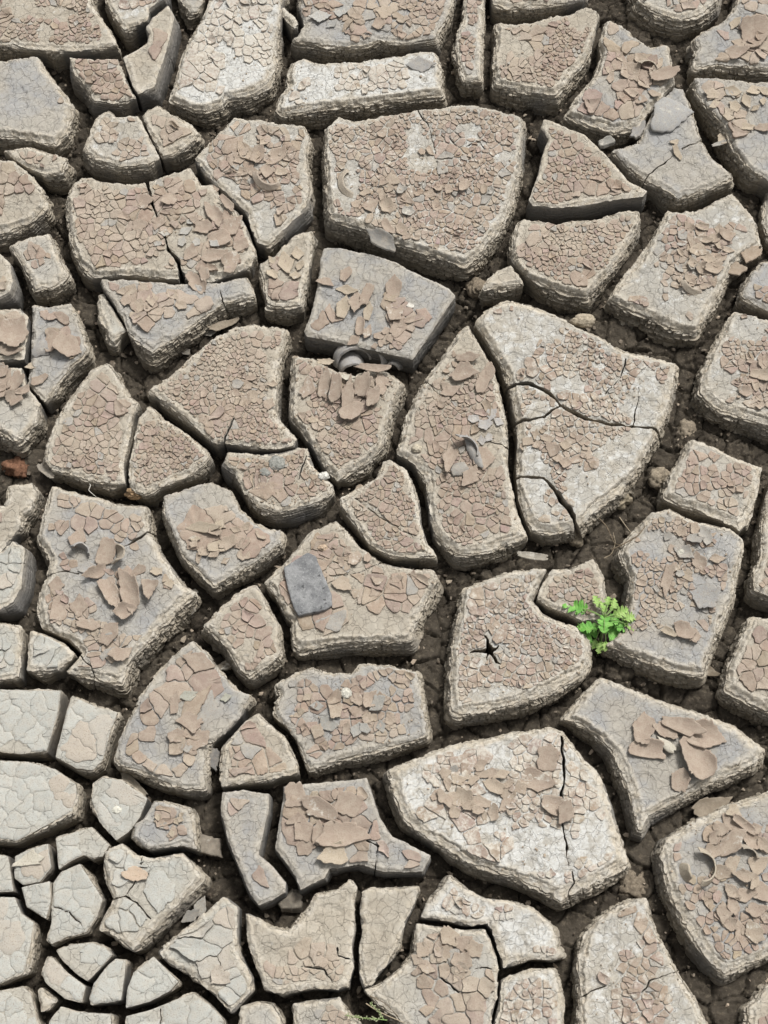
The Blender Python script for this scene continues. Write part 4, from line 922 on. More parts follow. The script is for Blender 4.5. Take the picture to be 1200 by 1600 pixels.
# smooth grey plate
for (x_,y_,L_,W_,a_,b_,sh,lb) in [
  (615,452,40,26,86,.8,'rect','curved tile like brown flake, upper of two stacked in a column on the grey plate'),
  (616,488,34,28,88,.4,'rect','flat brown flake, lower of two stacked in a column on the grey plate'),
  (622,514,34,22,60,.5,'rect','brown flake directly under the column of two on the grey plate'),
  (647,500,32,13,18,1.2,'strip','curved brown sliver pointing right on the grey plate'),
  (537,430,32,20,55,.9,'blob','round brown curl at the top left of the grey plate'),
  (512,440,30,16,-12,.5,'blob','low brown flake left of the round curl on the grey plate'),
  (542,452,34,16,-8,.5,'rect','ochre flake right under the round curl on the grey plate'),
  (536,480,38,22,80,.9,'rect','upright ochre flake left of the cracked brown one, grey plate'),
  (556,472,36,24,86,.5,'rect','cracked upright brown flake at the middle of the grey plate'),
  (574,462,40,18,70,.8,'strip','brown flake leaning right of the cracked upright one'),
  (562,508,34,17,86,1.5,'strip','rolled brown block below the cracked upright flake'),
  (553,530,24,16,40,.6,'rect','brown chip at the very front edge left of centre, grey plate'),
  (575,518,26,14,70,.6,'rect','brown chip beside the rolled block on the grey plate'),
  (575,487,30,14,80,.4,'rect','narrow ochre flake between the column and the cracked upright flake')]:
    FL('a35',x_,y_,L_,W_,a_,b_,lb,shape=sh,col=OCHRE if 'ochre' in lb else BROWN)
for q_,(x_,y_,s_) in enumerate([(592,524,17),(603,517,14),(595,536,11),(610,530,14),(625,535,13),(585,540,11),(612,541,10)]):
    FL('a35',x_,y_,s_,s_*.85,q_*40,.3,'tiny brown flake near the front edge of the smooth grey plate',shape='rect',group='tiny flakes on the smooth grey plate')
FL('a35',641,477,12,9,10,.3,'white pebble like chip alone on the smooth grey plate',col=(.62,.60,.54),shape='blob')
# plate with the heap of loose flakes
for (x_,y_,L_,W_,a_,b_,lb) in [
  (336,335,44,26,-60,1.3,'long dark brown leaf at the centre of the heap by the white rimmed plate'),
  (362,352,44,30,40,.8,'broad brown flake at the right corner of the heap'),
  (336,290,26,14,65,.7,'pointed brown flake standing above the heap near the dark grey side'),
  (345,372,48,30,30,1.0,'large ochre brown flake in the lower right of the heap'),
  (318,355,30,24,0,.6,'square brown flake left of the long dark leaf'),
  (355,318,36,15,-55,.9,'thin brown flake above the broad one in the heap'),
  (378,378,32,24,60,.8,'brown flake nearest the dark grey side in the heap'),
  (336,398,40,26,10,.9,'brown flake near the front of the heap'),
  (300,395,30,20,40,.7,'brown flake left of the front one of the heap'),
  (362,410,42,30,60,1.4,'hollow brown shell at the lower right end of the heap'),
  (222,316,34,28,5,.4,'square brown flake left of the black crack on the white rimmed plate'),
  (268,310,30,24,20,.5,'brown flake right of the black crack on the white rimmed plate'),
  (246,350,26,22,0,.3,'brown square flake below the black crack'),
  (218,352,26,20,4,.3,'brown square flake to the left below the black crack')]:
    FL('a12',x_,y_,L_,W_,a_,b_,lb,shape='rect' if 'square' in lb or 'broad' in lb else 'blob')
for q_,(x_,y_,s_) in enumerate([(258,365,17),(290,360,22),(285,378,18),(307,378,16),(335,382,18),(247,382,13),(298,345,14)]):
    FL('a12',x_,y_,s_,s_*.75,q_*35,.4,'light grey angular chip among the brown heap by the white rimmed plate',col=(.38,.37,.34),shape='rect',group='light grey chips in the heap')
FL('a14',306,440,40,30,-60,1.5,'brown curl with pale inside at the upper edge of the wedge shaped plate')
FL('a14',318,428,24,20,80,1.0,'small cupped brown flake in the upper edge curl of the wedge shaped plate',lift=.003)
cluster('a14',240,470,60,30,10,20,30,'flat brown flake on the left half of the wedge shaped plate',seed=3,bend=(.2,.6),greys=.0,shapes=('rect',))
cluster('a13',410,250,46,34,9,24,42,'brown curled flake on the upper middle of the plate with dark left side',seed=4,greys=0)
cluster('a16',445,415,24,40,6,22,34,'ochre flake on the narrow upright plate left of the grey one',col=OCHRE,seed=5,greys=0)
cluster('a32',1100,385,40,40,18,20,44,'brown flake in the ragged stack on the lozenge shaped plate',seed=6,greys=.1,bend=(.4,1.6))
cluster('a32',1080,430,26,26,7,18,30,'brown flake at the lower end of the lozenge plate stack',seed=7,greys=.1)
cluster('a25',990,120,44,44,12,26,46,'brown flake on the uneven plate at the upper right',seed=8,greys=.05,bend=(.3,1.2))
FL('a25',1035,118,50,30,10,.6,'wide flat brown flake at the right rim of the uneven plate',lift=.002)
FL('a26',1050,176,84,56,35,.55,'large smooth grey sheet lifting off the top of the bare grey plate',col=(.36,.36,.35),flip=True,thick=.0035,seed=5,tilt=(-.06,.04))
FL('a26',1053,222,16,12,0,.4,'small ochre chip beside the crack on the bare grey plate, upper',col=OCHRE)
FL('a26',1057,238,26,12,-70,.4,'ochre chip lying across the crack on the bare grey plate',col=OCHRE)
FL('a27',1180,50,62,50,40,1.0,'large brown flake at the right edge of the grey corner plate')
FL('a27',1152,82,36,26,10,.7,'small brown flake below the large one on the grey corner plate')
FL('a27',1148,35,26,16,60,.8,'ochre flake above the small brown one on the corner plate',col=OCHRE)
cluster('a28',1150,150,50,28,9,22,38,'ochre block like flake on the upper side of the right edge plate',col=OCHRE,seed=9,shapes=('rect',),greys=.1)
FL('a28',1165,198,26,14,-10,.6,'small rounded ochre flake on the grey part of the right edge plate',col=OCHRE)
FL('a28',1190,200,28,16,10,.6,'brown flake right of the small rounded ochre one, right edge plate')
cluster('a34',1190,585,30,40,9,18,36,'brown flake standing in the hollow of the high right edge plate',seed=10,greys=.05,bend=(.6,1.7))
cluster('a55',1150,1330,44,46,12,30,52,'brown flake in the upper part of the high lower right plate',seed=11,greys=.05,bend=(.5,1.5))
cluster('a55',1170,1420,40,40,12,26,46,'brown flake in the lower part of the high lower right plate',seed=12,greys=.05)
FL('a55',1162,1290,40,14,-38,1.4,'thin curved brown splinter near the top of the high lower right plate',shape='strip')
FL('a55',1148,1268,24,18,0,.5,'round ochre flake on the top rim of the high lower right plate',col=OCHRE)
cluster('a54',745,1235,70,40,24,22,38,'brown flake in the broad broken patch left of the black crack',seed=13,greys=.05,bend=(.2,.8),shapes=('rect','blob'))
FL('a54',855,1185,40,32,80,.7,'brown flake left of the top of the black crack, half round plate',shape='rect')
FL('a54',865,1258,36,28,-25,.8,'brown flake with a whitish left end beside the black crack',shape='rect',lift=.002)
FL('a54',884,1270,34,24,60,.7,'brown flake lying across the middle of the black crack',shape='rect',lift=.003)
FL('a54',842,1220,52,32,-20,.9,'large curved brown flake left of the one beside the black crack')
# left edge
FL('a98',22,520,44,60,10,.9,'cracked dish shaped brown flake filling the plate at the left edge',cup=.2)
FL('a98',18,548,44,22,0,.5,'brown flake below the cracked dish at the left edge')
FL('a99',88,530,44,30,60,1.3,'curled brown flake arching over the upturned grey one')
FL('a99',64,544,34,26,20,.9,'upturned light grey flake on the tall plate near the left edge',col=(.36,.35,.335),flip=True,tilt=(.2,.2))
FL('a99',106,543,44,34,-25,.4,'broad flat brown flake at the right side of the tall plate near the left edge',shape='rect')
FL('a99',60,590,28,18,20,.5,'small brown flake alone on the grey foot of the tall plate')
FL('a99',48,570,16,11,0,.5,'tiny ochre flake above the small lone one on the grey foot',col=OCHRE)
for q_,(x_,y_,L_,W_,a_) in enumerate([(8,592,46,34,70),(26,600,40,26,75),(2,612,30,24,10),(24,622,34,24,30),(36,612,22,20,0),(4,580,26,22,30)]):
    FL('a100',x_,y_,L_,W_,a_,1.1,'brown saucer flake in the overlapping pile at the left edge',group='saucer flakes in the left edge pile')
# boot shaped plate and neighbours
for (x_,y_,L_,W_,a_,b_,lb) in [
  (474,1297,36,26,86,.4,'upright brown flake on the grey heel of the boot shaped plate'),
  (476,1324,26,22,10,.3,'brown flake broken off under the upright one, boot shaped plate'),
  (497,1302,34,16,80,1.2,'narrow grey brown flake right of the upright one, boot shaped plate'),
  (535,1305,62,38,5,.8,'largest flat brown flake with a raised lower edge on the boot shaped plate'),
  (526,1335,46,30,0,1.0,'ochre flake beneath the largest one, overhanging the grey heel'),
  (500,1268,56,30,-30,.6,'long pale edged brown flake with a ridge on the boot shaped plate'),
  (462,1245,40,32,70,.5,'brown flake at the top left corner of the boot shaped plate'),
  (460,1282,26,18,20,.5,'small brown flake under the top left corner one, boot shaped plate'),
  (545,1256,44,38,20,.4,'broad brown flake at the upper right of the boot shaped plate')]:
    FL('a64',x_,y_,L_,W_,a_,b_,lb,shape='rect' if 'broad' in lb or 'upright' in lb else 'blob',col=OCHRE if 'ochre' in lb else BROWN)
cluster('a79',540,1110,90,40,10,18,32,'brown chip on the squarish plate dotted with grey chips',seed=14,greys=.0,shapes=('rect',),bend=(.2,.5))
for q_,(x_,y_,s_) in enumerate([(512,1130,28),(590,1100,28),(556,1140,22),(595,1135,18),(570,1138,18),(495,1102,18)]):
    FL('a79',x_,y_,s_,s_*.75,q_*35,.3,'light grey angular chip on the squarish plate below the centre',col=(.31,.305,.28),shape='rect',group='grey chips on the squarish plate')
for (x_,y_,L_,W_,a_,lb,c_) in [
  (298,1128,36,32,5,'squarish brown flake near the middle of the leaf shaped plate',BROWN),
  (273,1100,32,14,86,'tongue shaped brown flake hanging into the grey patch, leaf shaped plate',BROWN),
  (295,1088,26,16,20,'greenish grey chip above the squarish brown flake, leaf shaped plate',(.33,.33,.28)),
  (353,1090,16,13,10,'small pale green grey chip at the right of the leaf shaped plate',(.40,.40,.33)),
  (292,1167,18,14,70,'light grey chip low on the leaf shaped plate',GREYC),
  (310,1155,34,26,30,'brown flake below the squarish one on the leaf shaped plate',BROWN),
  (277,1150,28,18,15,'thin brown flake left of the one below the squarish flake',BROWN),
  (310,1035,46,28,-20,'large flat brown flake at the tip of the leaf shaped plate',BROWN)]:
    FL('a77',x_,y_,L_,W_,a_,.4,lb,col=c_,shape='rect')
for (x_,y_,L_,W_,a_,lb) in [
  (318,825,52,18,0,'long ochre slab lying level across the plate left of centre'),
  (342,822,20,14,60,'ochre slab end leaning against the long level slab'),
  (305,843,18,10,0,'little ochre chip under the long level slab'),
  (340,855,28,20,10,'pale brown flake below the long level slab, over the bare grey point')]:
    FL('a69',x_,y_,L_,W_,a_,.5,lb,col=OCHRE,shape='rect',lift=.001)
cluster('a69',350,850,70,34,12,16,28,'brown chip on the plate left of centre with the bare grey point',seed=15,greys=.05,shapes=('rect','blob'))
cluster('a48',1080,860,50,40,12,18,34,'brown flake on the upper half of the plate right of the seedling',seed=16,greys=.25,shapes=('rect',))
FL('a48',1042,905,48,20,80,.7,'upright pointed brown flake left of the bare grey slab',)
FL('a48',1102,932,42,38,20,.2,'flat light grey slab on the plate right of the seedling',col=(.35,.345,.33),shape='rect')
FL('a48',1066,985,38,24,-10,.9,'curled brown flake at the lower edge of the crust, right of the seedling')
FL('a48',1045,988,26,12,-20,1.0,'thin stacked ochre flake left of the curled one, right of the seedling',col=OCHRE)
FL('a48',1084,993,18,22,0,.4,'brown chip right of the curled one at the lower edge of the crust',shape='rect')
cluster('a82',265,1285,26,20,7,10,20,'small ochre chip on the plate beside the teardrop shaped one',seed=17,col=OCHRE,greys=.2,shapes=('rect',))
cluster('a68',570,900,80,34,12,18,32,'brown chip on the wide centre plate right of the dark stone',seed=18,greys=.1,shapes=('rect','blob'),bend=(.2,.7))
cluster('a17',600,330,50,60,16,20,36,'brown flake curling up on the lower left part of the great shield plate',seed=19,greys=.12,bend=(.3,1.3))
cluster('a17',700,270,60,60,14,16,30,'small brown flake near the white salt middle of the great shield plate',seed=20,greys=.15)
cluster('a43',865,700,50,30,10,16,28,'brown flake in the middle left of the great fan shaped plate',seed=21,greys=.05)
cluster('a37',400,600,50,44,12,12,26,'brown chip on the right half of the kite shaped plate',seed=22,greys=.08)
cluster('a58',700,1500,50,50,10,22,36,'brown paving like flake on the bottom edge plate with the bare flank',seed=23,greys=.0,shapes=('rect',),bend=(.1,.4))
cluster('a18',590,25,60,24,6,20,34,'brown flake on the top edge plate with the long front wall',seed=24,greys=0)
for q_,(x_,y_,L_,W_,a_,lb) in enumerate([(500,25,34,26,0,'broad light grey chip left of the upright one, top edge plate'),(533,14,30,28,80,'upright light grey chip at the top edge plate'),(518,36,20,14,30,'smallest light grey chip wedged under the two larger ones')]):
    FL('a18',x_,y_,L_,W_,a_,.2,lb,col=(.36,.36,.34),shape='rect')
FL('a20',658,103,46,26,4,.15,'flat light grey slab at the right end of the long low plate',col=(.36,.355,.34),shape='rect')
FL('a89',213,1365,30,22,10,.3,'pink flake on the large pale plate in the lower left',col=(.46,.36,.27))
FL('a84',42,1345,44,24,8,.5,'whitish ragged flake lying over the notched scrap near the left edge',col=PALEC)
# ---- pieces that have fallen into the cracks
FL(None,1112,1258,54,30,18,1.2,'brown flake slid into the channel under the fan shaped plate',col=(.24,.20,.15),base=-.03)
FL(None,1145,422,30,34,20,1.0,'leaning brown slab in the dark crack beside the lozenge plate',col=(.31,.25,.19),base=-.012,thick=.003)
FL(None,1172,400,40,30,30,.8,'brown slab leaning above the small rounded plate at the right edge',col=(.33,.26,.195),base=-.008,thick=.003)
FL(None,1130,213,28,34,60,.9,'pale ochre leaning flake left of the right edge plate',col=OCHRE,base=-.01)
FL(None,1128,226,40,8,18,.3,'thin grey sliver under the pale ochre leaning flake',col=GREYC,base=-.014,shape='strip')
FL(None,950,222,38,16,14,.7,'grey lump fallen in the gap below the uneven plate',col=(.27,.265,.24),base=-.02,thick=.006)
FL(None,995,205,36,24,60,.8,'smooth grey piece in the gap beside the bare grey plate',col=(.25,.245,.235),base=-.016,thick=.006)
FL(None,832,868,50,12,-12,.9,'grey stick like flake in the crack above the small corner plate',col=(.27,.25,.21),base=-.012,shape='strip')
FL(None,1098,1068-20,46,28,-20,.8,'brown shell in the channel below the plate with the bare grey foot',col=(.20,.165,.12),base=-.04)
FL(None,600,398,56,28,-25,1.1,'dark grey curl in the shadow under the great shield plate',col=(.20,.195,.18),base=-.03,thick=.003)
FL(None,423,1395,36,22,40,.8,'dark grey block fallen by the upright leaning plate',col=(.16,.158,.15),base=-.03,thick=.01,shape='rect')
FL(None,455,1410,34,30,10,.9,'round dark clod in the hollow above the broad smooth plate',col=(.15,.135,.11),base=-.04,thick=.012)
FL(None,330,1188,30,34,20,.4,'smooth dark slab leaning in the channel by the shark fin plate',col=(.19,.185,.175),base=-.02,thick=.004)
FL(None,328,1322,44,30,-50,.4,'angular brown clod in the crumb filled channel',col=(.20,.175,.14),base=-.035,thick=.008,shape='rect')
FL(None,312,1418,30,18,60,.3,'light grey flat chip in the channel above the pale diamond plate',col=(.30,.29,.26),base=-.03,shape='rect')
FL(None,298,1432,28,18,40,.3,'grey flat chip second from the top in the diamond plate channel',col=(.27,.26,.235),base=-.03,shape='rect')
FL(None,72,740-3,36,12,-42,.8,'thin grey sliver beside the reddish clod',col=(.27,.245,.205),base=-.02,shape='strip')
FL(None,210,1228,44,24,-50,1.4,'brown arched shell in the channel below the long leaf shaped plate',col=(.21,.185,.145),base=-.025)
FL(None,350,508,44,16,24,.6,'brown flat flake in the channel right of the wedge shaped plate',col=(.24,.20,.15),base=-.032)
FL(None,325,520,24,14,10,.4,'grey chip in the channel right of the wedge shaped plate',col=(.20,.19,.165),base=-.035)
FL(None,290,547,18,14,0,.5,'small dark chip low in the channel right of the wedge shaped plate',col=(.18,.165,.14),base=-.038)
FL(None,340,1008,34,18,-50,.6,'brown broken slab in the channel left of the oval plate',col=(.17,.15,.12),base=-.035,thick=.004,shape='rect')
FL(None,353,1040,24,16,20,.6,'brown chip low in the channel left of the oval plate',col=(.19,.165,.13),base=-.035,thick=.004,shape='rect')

# ---- tightly rolled peels
def roll(px, py, rad, length, arc0, arc1, ang, lean, z, col, label, key=None, thick=.0022, spiral=.0, taper=.25, seed=1):
    """a peel rolled round an axis; the axis leans from the vertical by lean degrees towards the direction ang"""
    r = np.random.default_rng(seed); n, m = 40, 9
    a = np.radians(np.linspace(arc0, arc1, n)); u = np.linspace(-.5, .5, m)
    A, U = np.meshgrid(a, u); t = (A - a[0]) / (a[-1] - a[0])
    edge_ = 1 + .12 * fbm(A * .02, U * 0, .01, 11 + seed, 2)
    Rr = rad * PX * (1 - spiral * t) * (1 - taper * (U + .5)); L_ = length * PX * edge_ * (1 - .55 * np.abs(2 * t - 1) ** 3)
    out = []
    for s_ in (.5, -.5):
        q = Rr + s_ * thick + .0004 * fbm(A * .03, U * .02, .006, 21 + seed, 2)
        out.append(np.stack([q * np.cos(A), q * np.sin(A), U * L_], -1).reshape(-1, 3))
    V = np.concatenate(out); I = np.arange(n * m).reshape(m, n); o = n * m
    q = np.stack([I[:-1, :-1], I[:-1, 1:], I[1:, 1:], I[1:, :-1]], -1).reshape(-1, 4)
    rim_ = np.concatenate([I[0, :], I[1:, -1], I[-1, :-1][::-1], I[1:-1, 0][::-1]]); rn = np.roll(rim_, -1)
    side = np.stack([rn, rim_, rim_ + o, rn + o], 1)
    F_ = np.concatenate([q, q[:, ::-1] + o, side])
    l, g = R(lean), R(ang)
    x = V[:, 0] * math.cos(l) + V[:, 2] * math.sin(l); z_ = -V[:, 0] * math.sin(l) + V[:, 2] * math.cos(l)
    V = np.stack([x * math.cos(g) - V[:, 1] * math.sin(g), x * math.sin(g) + V[:, 1] * math.cos(g), z_], 1)
    zz = surf(key, *unproj((px, py), PKEY[key]['dz'])[0]) + .001 if key else z
    x, y = unproj((px, py), zz)[0]; V[:, 2] -= V[:, 2].min() + .0008
    c4 = np.ones((len(V), 4)); c4[:, :3] = col; c4[:, 3] = .2
    me = make_mesh('mud_flake', V, [F_], [M_FLAKE, M_GREY], dict(tint=c4), np.r_[np.zeros(2 * len(q), bool), np.ones(len(side), bool)])
    ob = link('mud_flake', me, None, (x, y, zz)); tag(ob, label, 'mud flake'); return ob
FL('a42',738,705,56,22,-62,2.2,'long pale grey hooked peel on the long upright plate',col=(.34,.335,.32),flip=True,seed=11,tilt=(0,.15))
G1, G2 = (.33, .325, .315), (.26, .257, .25)
# lean towards 90 puts the open mouth of the roll towards the top of the picture, 270 towards its bottom
roll(552, 566, 31, 22, 85, 275, 285, 52, -.030, G1, 'broad grey rolled peel in the gap under the grey plate', seed=2, thick=.0032, taper=.1)
roll(549, 577, 21, 34, 90, 270, 280, 55, -.030, (.35, .345, .335), 'inner grey roll poking out of the broad rolled peel in the gap', seed=3, thick=.003, taper=.2)
roll(572, 570, 35, 9, 60, 200, 270, 42, -.030, (.37, .365, .355), 'thin pale grey arc over the right of the broad rolled peel', seed=4, thick=.003)
roll(615, 574, 14, 24, 80, 290, 250, 50, -.028, G2, 'small tight dark grey curl right of the broad rolled peel', seed=5, thick=.0025, spiral=.3)
roll(724, 712, 30, 15, -20, 105, 10, 30, 0, G1, 'longest grey crescent curl on the long upright plate', key='a42', seed=6)
roll(1093, 1356, 27, 12, -95, 95, 0, 22, 0, (.42, .37, .29), 'pale ring like curl standing on edge, high lower right plate', key='a55', seed=7, thick=.0018)
roll(1085, 1360, 20, 22, 150, 235, 0, 20, 0, (.42, .37, .29), 'short pale upright wall of mud skin beside the ring like curl', key='a55', seed=8)
roll(127, 868, 17, 16, -30, 120, 30, 35, 0, G1, 'pale grey upturned curl topping the grey chips, left plate', key='a70', seed=9)
roll(180, 868, 18, 22, -80, 60, 0, 50, 0, (.38, .335, .27), 'deeply rolled brown curl leaning beside the upright oblong flake', key='a70', seed=10)
roll(420, 278, 26, 10, 170, 330, 0, 16, 0, (.38, .32, .26), 'brown ring like curl on the plate with smooth dark left side', key='a13', seed=11, thick=.0018)
roll(556, 310-25, 30, 8, 120, 260, 0, 10, 0, (.40, .35, .28), 'long brown curl edge at the left of the great shield plate', key='a17', seed=12, thick=.0016)
roll(1012, 115, 24, 9, 20, 140, 0, 16, 0, (.40, .35, .28), 'brown curl standing on the uneven upper right plate', key='a25', seed=13, thick=.0016)
roll(1085, 440, 26, 8, 190, 300, 0, 18, 0, (.38, .33, .265), 'thin brown curl at the foot of the lozenge plate stack', key='a32', seed=14, thick=.0016)
roll(1165, 1345, 22, 9, 10, 110, 0, 20, 0, (.38, .33, .265), 'thin brown curl standing high on the lower right plate', key='a55', seed=15, thick=.0016)
roll(318, 942, 26, 14, 120, 230, 0, 20, -.035, (.25, .235, .2), 'thin upright grey curl standing in the channel by the big left plate', seed=16)
# ---- the smallest of the scattered flakes are too many to tell apart: they become one object
def gather_small(keepn):
    fl = sum(1 for o in SC.objects if o.name.startswith('mud_flake'))
    LOOSE.sort(key=lambda q: q[0]); m = max(0, fl - keepn)
    VV, FA, TT, SH, MI, nv = [], [], [], [], [], 0
    for s_, o in LOOSE[:m]:
        me = o.data; n = len(me.vertices); v = np.empty(n * 3, np.float32); me.vertices.foreach_get('co', v)
        VV.append(v.reshape(-1, 3) + np.array(o.location)); t = np.empty(n * 4, np.float32); me.attributes['tint'].data.foreach_get('color', t); TT.append(t.reshape(-1, 4))
        for p in me.polygons: FA.append([nv + i for i in p.vertices]); SH.append(not p.use_smooth); MI.append(p.material_index)
        nv += n; bpy.data.objects.remove(o)
    del LOOSE[:m]
    if not VV: return
    q4 = [i for i, f in enumerate(FA) if len(f) == 4]; q3 = [i for i, f in enumerate(FA) if len(f) == 3]
    me = make_mesh('small_flakes', np.concatenate(VV), [[FA[i] for i in q4], [FA[i] for i in q3]], [M_FLAKE, M_GREY], dict(tint=np.concatenate(TT)), np.array([SH[i] for i in q4 + q3]), [MI[i] for i in q4 + q3])
    o = link('small_flakes', me); tag(o, 'smallest loose flakes and chips scattered over the plates', kind='stuff')
gather_small(292)
ORD = 'first second third fourth fifth sixth seventh eighth ninth tenth eleventh twelfth thirteenth fourteenth fifteenth sixteenth seventeenth eighteenth nineteenth twentieth'.split()
def tell_apart():
    same = {}
    for o in SC.objects:
        if o.name.startswith('mud_flake') and o.get('label'): same.setdefault(o['label'], []).append(o)
    for lb, os_ in same.items():
        if len(os_) < 2: continue
        os_.sort(key=lambda o: o.location.x)
        w_ = lb.split()
        for i, o in enumerate(os_):
            o['label'] = ' '.join(w_[:12]) + (', leftmost such' if i == 0 else ', rightmost such' if i == len(os_) - 1 else ', ' + ORD[i] + ' from the left')
tell_apart()
# ------------------------------------------------------------------ stones, clods, grit
def ico():
    t = (1 + 5 ** .5) / 2
    v = np.array([(-1, t, 0), (1, t, 0), (-1, -t, 0), (1, -t, 0), (0, -1, t), (0, 1, t), (0, -1, -t), (0, 1, -t), (t, 0, -1), (t, 0, 1), (-t, 0, -1), (-t, 0, 1)], float)
    v /= np.linalg.norm(v[0])
    f = np.array([(0, 11, 5), (0, 5, 1), (0, 1, 7), (0, 7, 10), (0, 10, 11), (1, 5, 9), (5, 11, 4), (11, 10, 2), (10, 7, 6), (7, 1, 8), (3, 9, 4), (3, 4, 2), (3, 2, 6), (3, 6, 8), (3, 8, 9), (4, 9, 5), (2, 4, 11), (6, 2, 10), (8, 6, 7), (9, 8, 1)])
    return v, f
def subdiv(v, f):
    v = list(map(tuple, v)); c = {}; o = []
    def mid(a, b):
        k = (min(a, b), max(a, b))
        if k not in c:
            m = (np.array(v[a]) + v[b]) / 2; m /= np.linalg.norm(m); v.append(tuple(m)); c[k] = len(v) - 1
        return c[k]
    for a, b, d in f:
        x, y, z = mid(a, b), mid(b, d), mid(d, a); o += [(a, x, z), (b, y, x), (d, z, y), (x, y, z)]
    return np.array(v), np.array(o)
def clod(name, px, py, size, col, label, cat, z, key=None, levels=3, rough=.35, flat=.7, matn=None, group=None):
    v, f = ico()
    for _ in range(levels): v, f = subdiv(v, f)
    sd_ = px * .37 + py * .11
    n = fbm(v[:, 0] * 1. + sd_ + v[:, 2] * .7, v[:, 1] * 1. - v[:, 2] * .5, .9, 3, 4)
    f1, f2, cid = vor3(v[:, 0] * 1.7 + sd_, v[:, 1] * 1.7, v[:, 2] * 1.7, 4)
    V = v * (1 + rough * n + .75 * rough * (cid - .5) - rough * .45 * (1 - sstep(0, .12, f2 - f1)))[:, None] * np.array(size) * PX * .5
    base = surf(key, *unproj((px, py), PKEY[key]['dz'])[0]) if key else z
    x, y = unproj((px, py), base)[0]
    V[:, 2] -= V[:, 2].min() + (.0012 if key else size[2] * PX * .3)
    m = matn or mat_plain(name + '_mat', tuple(np.array(col) * .72), tuple(np.array(col) * 1.15), 350, .0012)
    me = make_mesh(name, V, [f], [m], None, np.ones(len(f), bool) if levels < 2 else None)
    o = link(name, me, None, (x, y, base)); tag(o, label, cat, group); return o
clod('pebble', 505, 745, (19, 15, 11), (.68, .66, .60), 'white pebble at the right corner of the bowl shaped plate', 'pebble', 0, 'a40')
clod('pebble', 541, 1084, (16, 17, 8), (.60, .58, .50), 'white flat pebble on the squarish plate with grey chips', 'pebble', 0, 'a79', rough=.2)
clod('pebble', 434, 724, (28, 24, 6), (.30, .30, .27), 'grey flat pebble on the upper edge of the bowl shaped plate', 'pebble', 0, 'a40', rough=.25)
clod('pebble', 415, 738, (18, 15, 5), (.31, .31, .28), 'smaller grey pebble left of and below the flat grey one', 'pebble', 0, 'a40', rough=.25)
clod('pebble', 651, 702, (16, 13, 9), (.55, .49, .38), 'cream pebble at the left side of the long upright plate', 'pebble', 0, 'a42')
clod('pebble', 504, 857, (14, 12, 8), (.52, .40, .29), 'small orange tan pebble right above the dark grey stone', 'pebble', 0, 'a68')
clod('pebble', 1063, 864, (12, 14, 8), (.55, .53, .45), 'small cream pebble high on the plate right of the seedling', 'pebble', 0, 'a48')
clod('pebble', 183, 1266, (14, 12, 4), (.66, .64, .55), 'white spot of grit on the teardrop shaped pale plate', 'pebble', 0, 'a81', rough=.2)
clod('clod', 26, 733, (38, 32, 26), (.22, .115, .07), 'reddish crumbly clod in the left channel', 'clod', -.046, rough=.7)
clod('clod', 213, 772, (28, 20, 22), (.42, .29, .17), 'orange crumbly clod wedged in the foot of a black crack', 'clod', -.02, rough=.7)
clod('clod', 236, 773, (18, 15, 16), (.12, .12, .11), 'dark grey round clod right of the orange one', 'clod', -.03, rough=.2)
clod('clod', 1070, 675, (34, 40, 26), (.28, .235, .175), 'beige clod in the wide channel above the squarish pink plate', 'clod', -.05, rough=.4)
clod('clod', 912, 505, (40, 22, 22), (.42, .36, .27), 'pale beige lump on the upper edge of the great fan shaped plate', 'clod', -.012, rough=.35)
clod('clod', 966, 783, (36, 28, 26), (.33, .28, .20), 'beige clod at the lower right foot of the great fan shaped plate', 'clod', -.04, rough=.45)
clod('clod', 1030, 750, (40, 30, 30), (.32, .27, .20), 'rough beige clod left of the squarish pink plate', 'clod', -.045, rough=.5)
clod('clod', 745, 455, (44, 38, 34), (.25, .205, .15), 'brown clod in the crack below the great shield plate', 'clod', -.05, rough=.4)
clod('clod', 985, 1385, (52, 44, 36), (.23, .19, .14), 'brown clod at the channel fork in the lower right', 'clod', -.055, rough=.4)
clod('clod', 898, 835, (34, 40, 30), (.29, .245, .18), 'beige clod under the lowest tip of the great fan shaped plate', 'clod', -.045, rough=.45)
clod('clod', 1070, 1080-22, (30, 24, 18), (.2, .165, .12), 'brown clod in the channel above the fan shaped plate', 'clod', -.05, rough=.4)
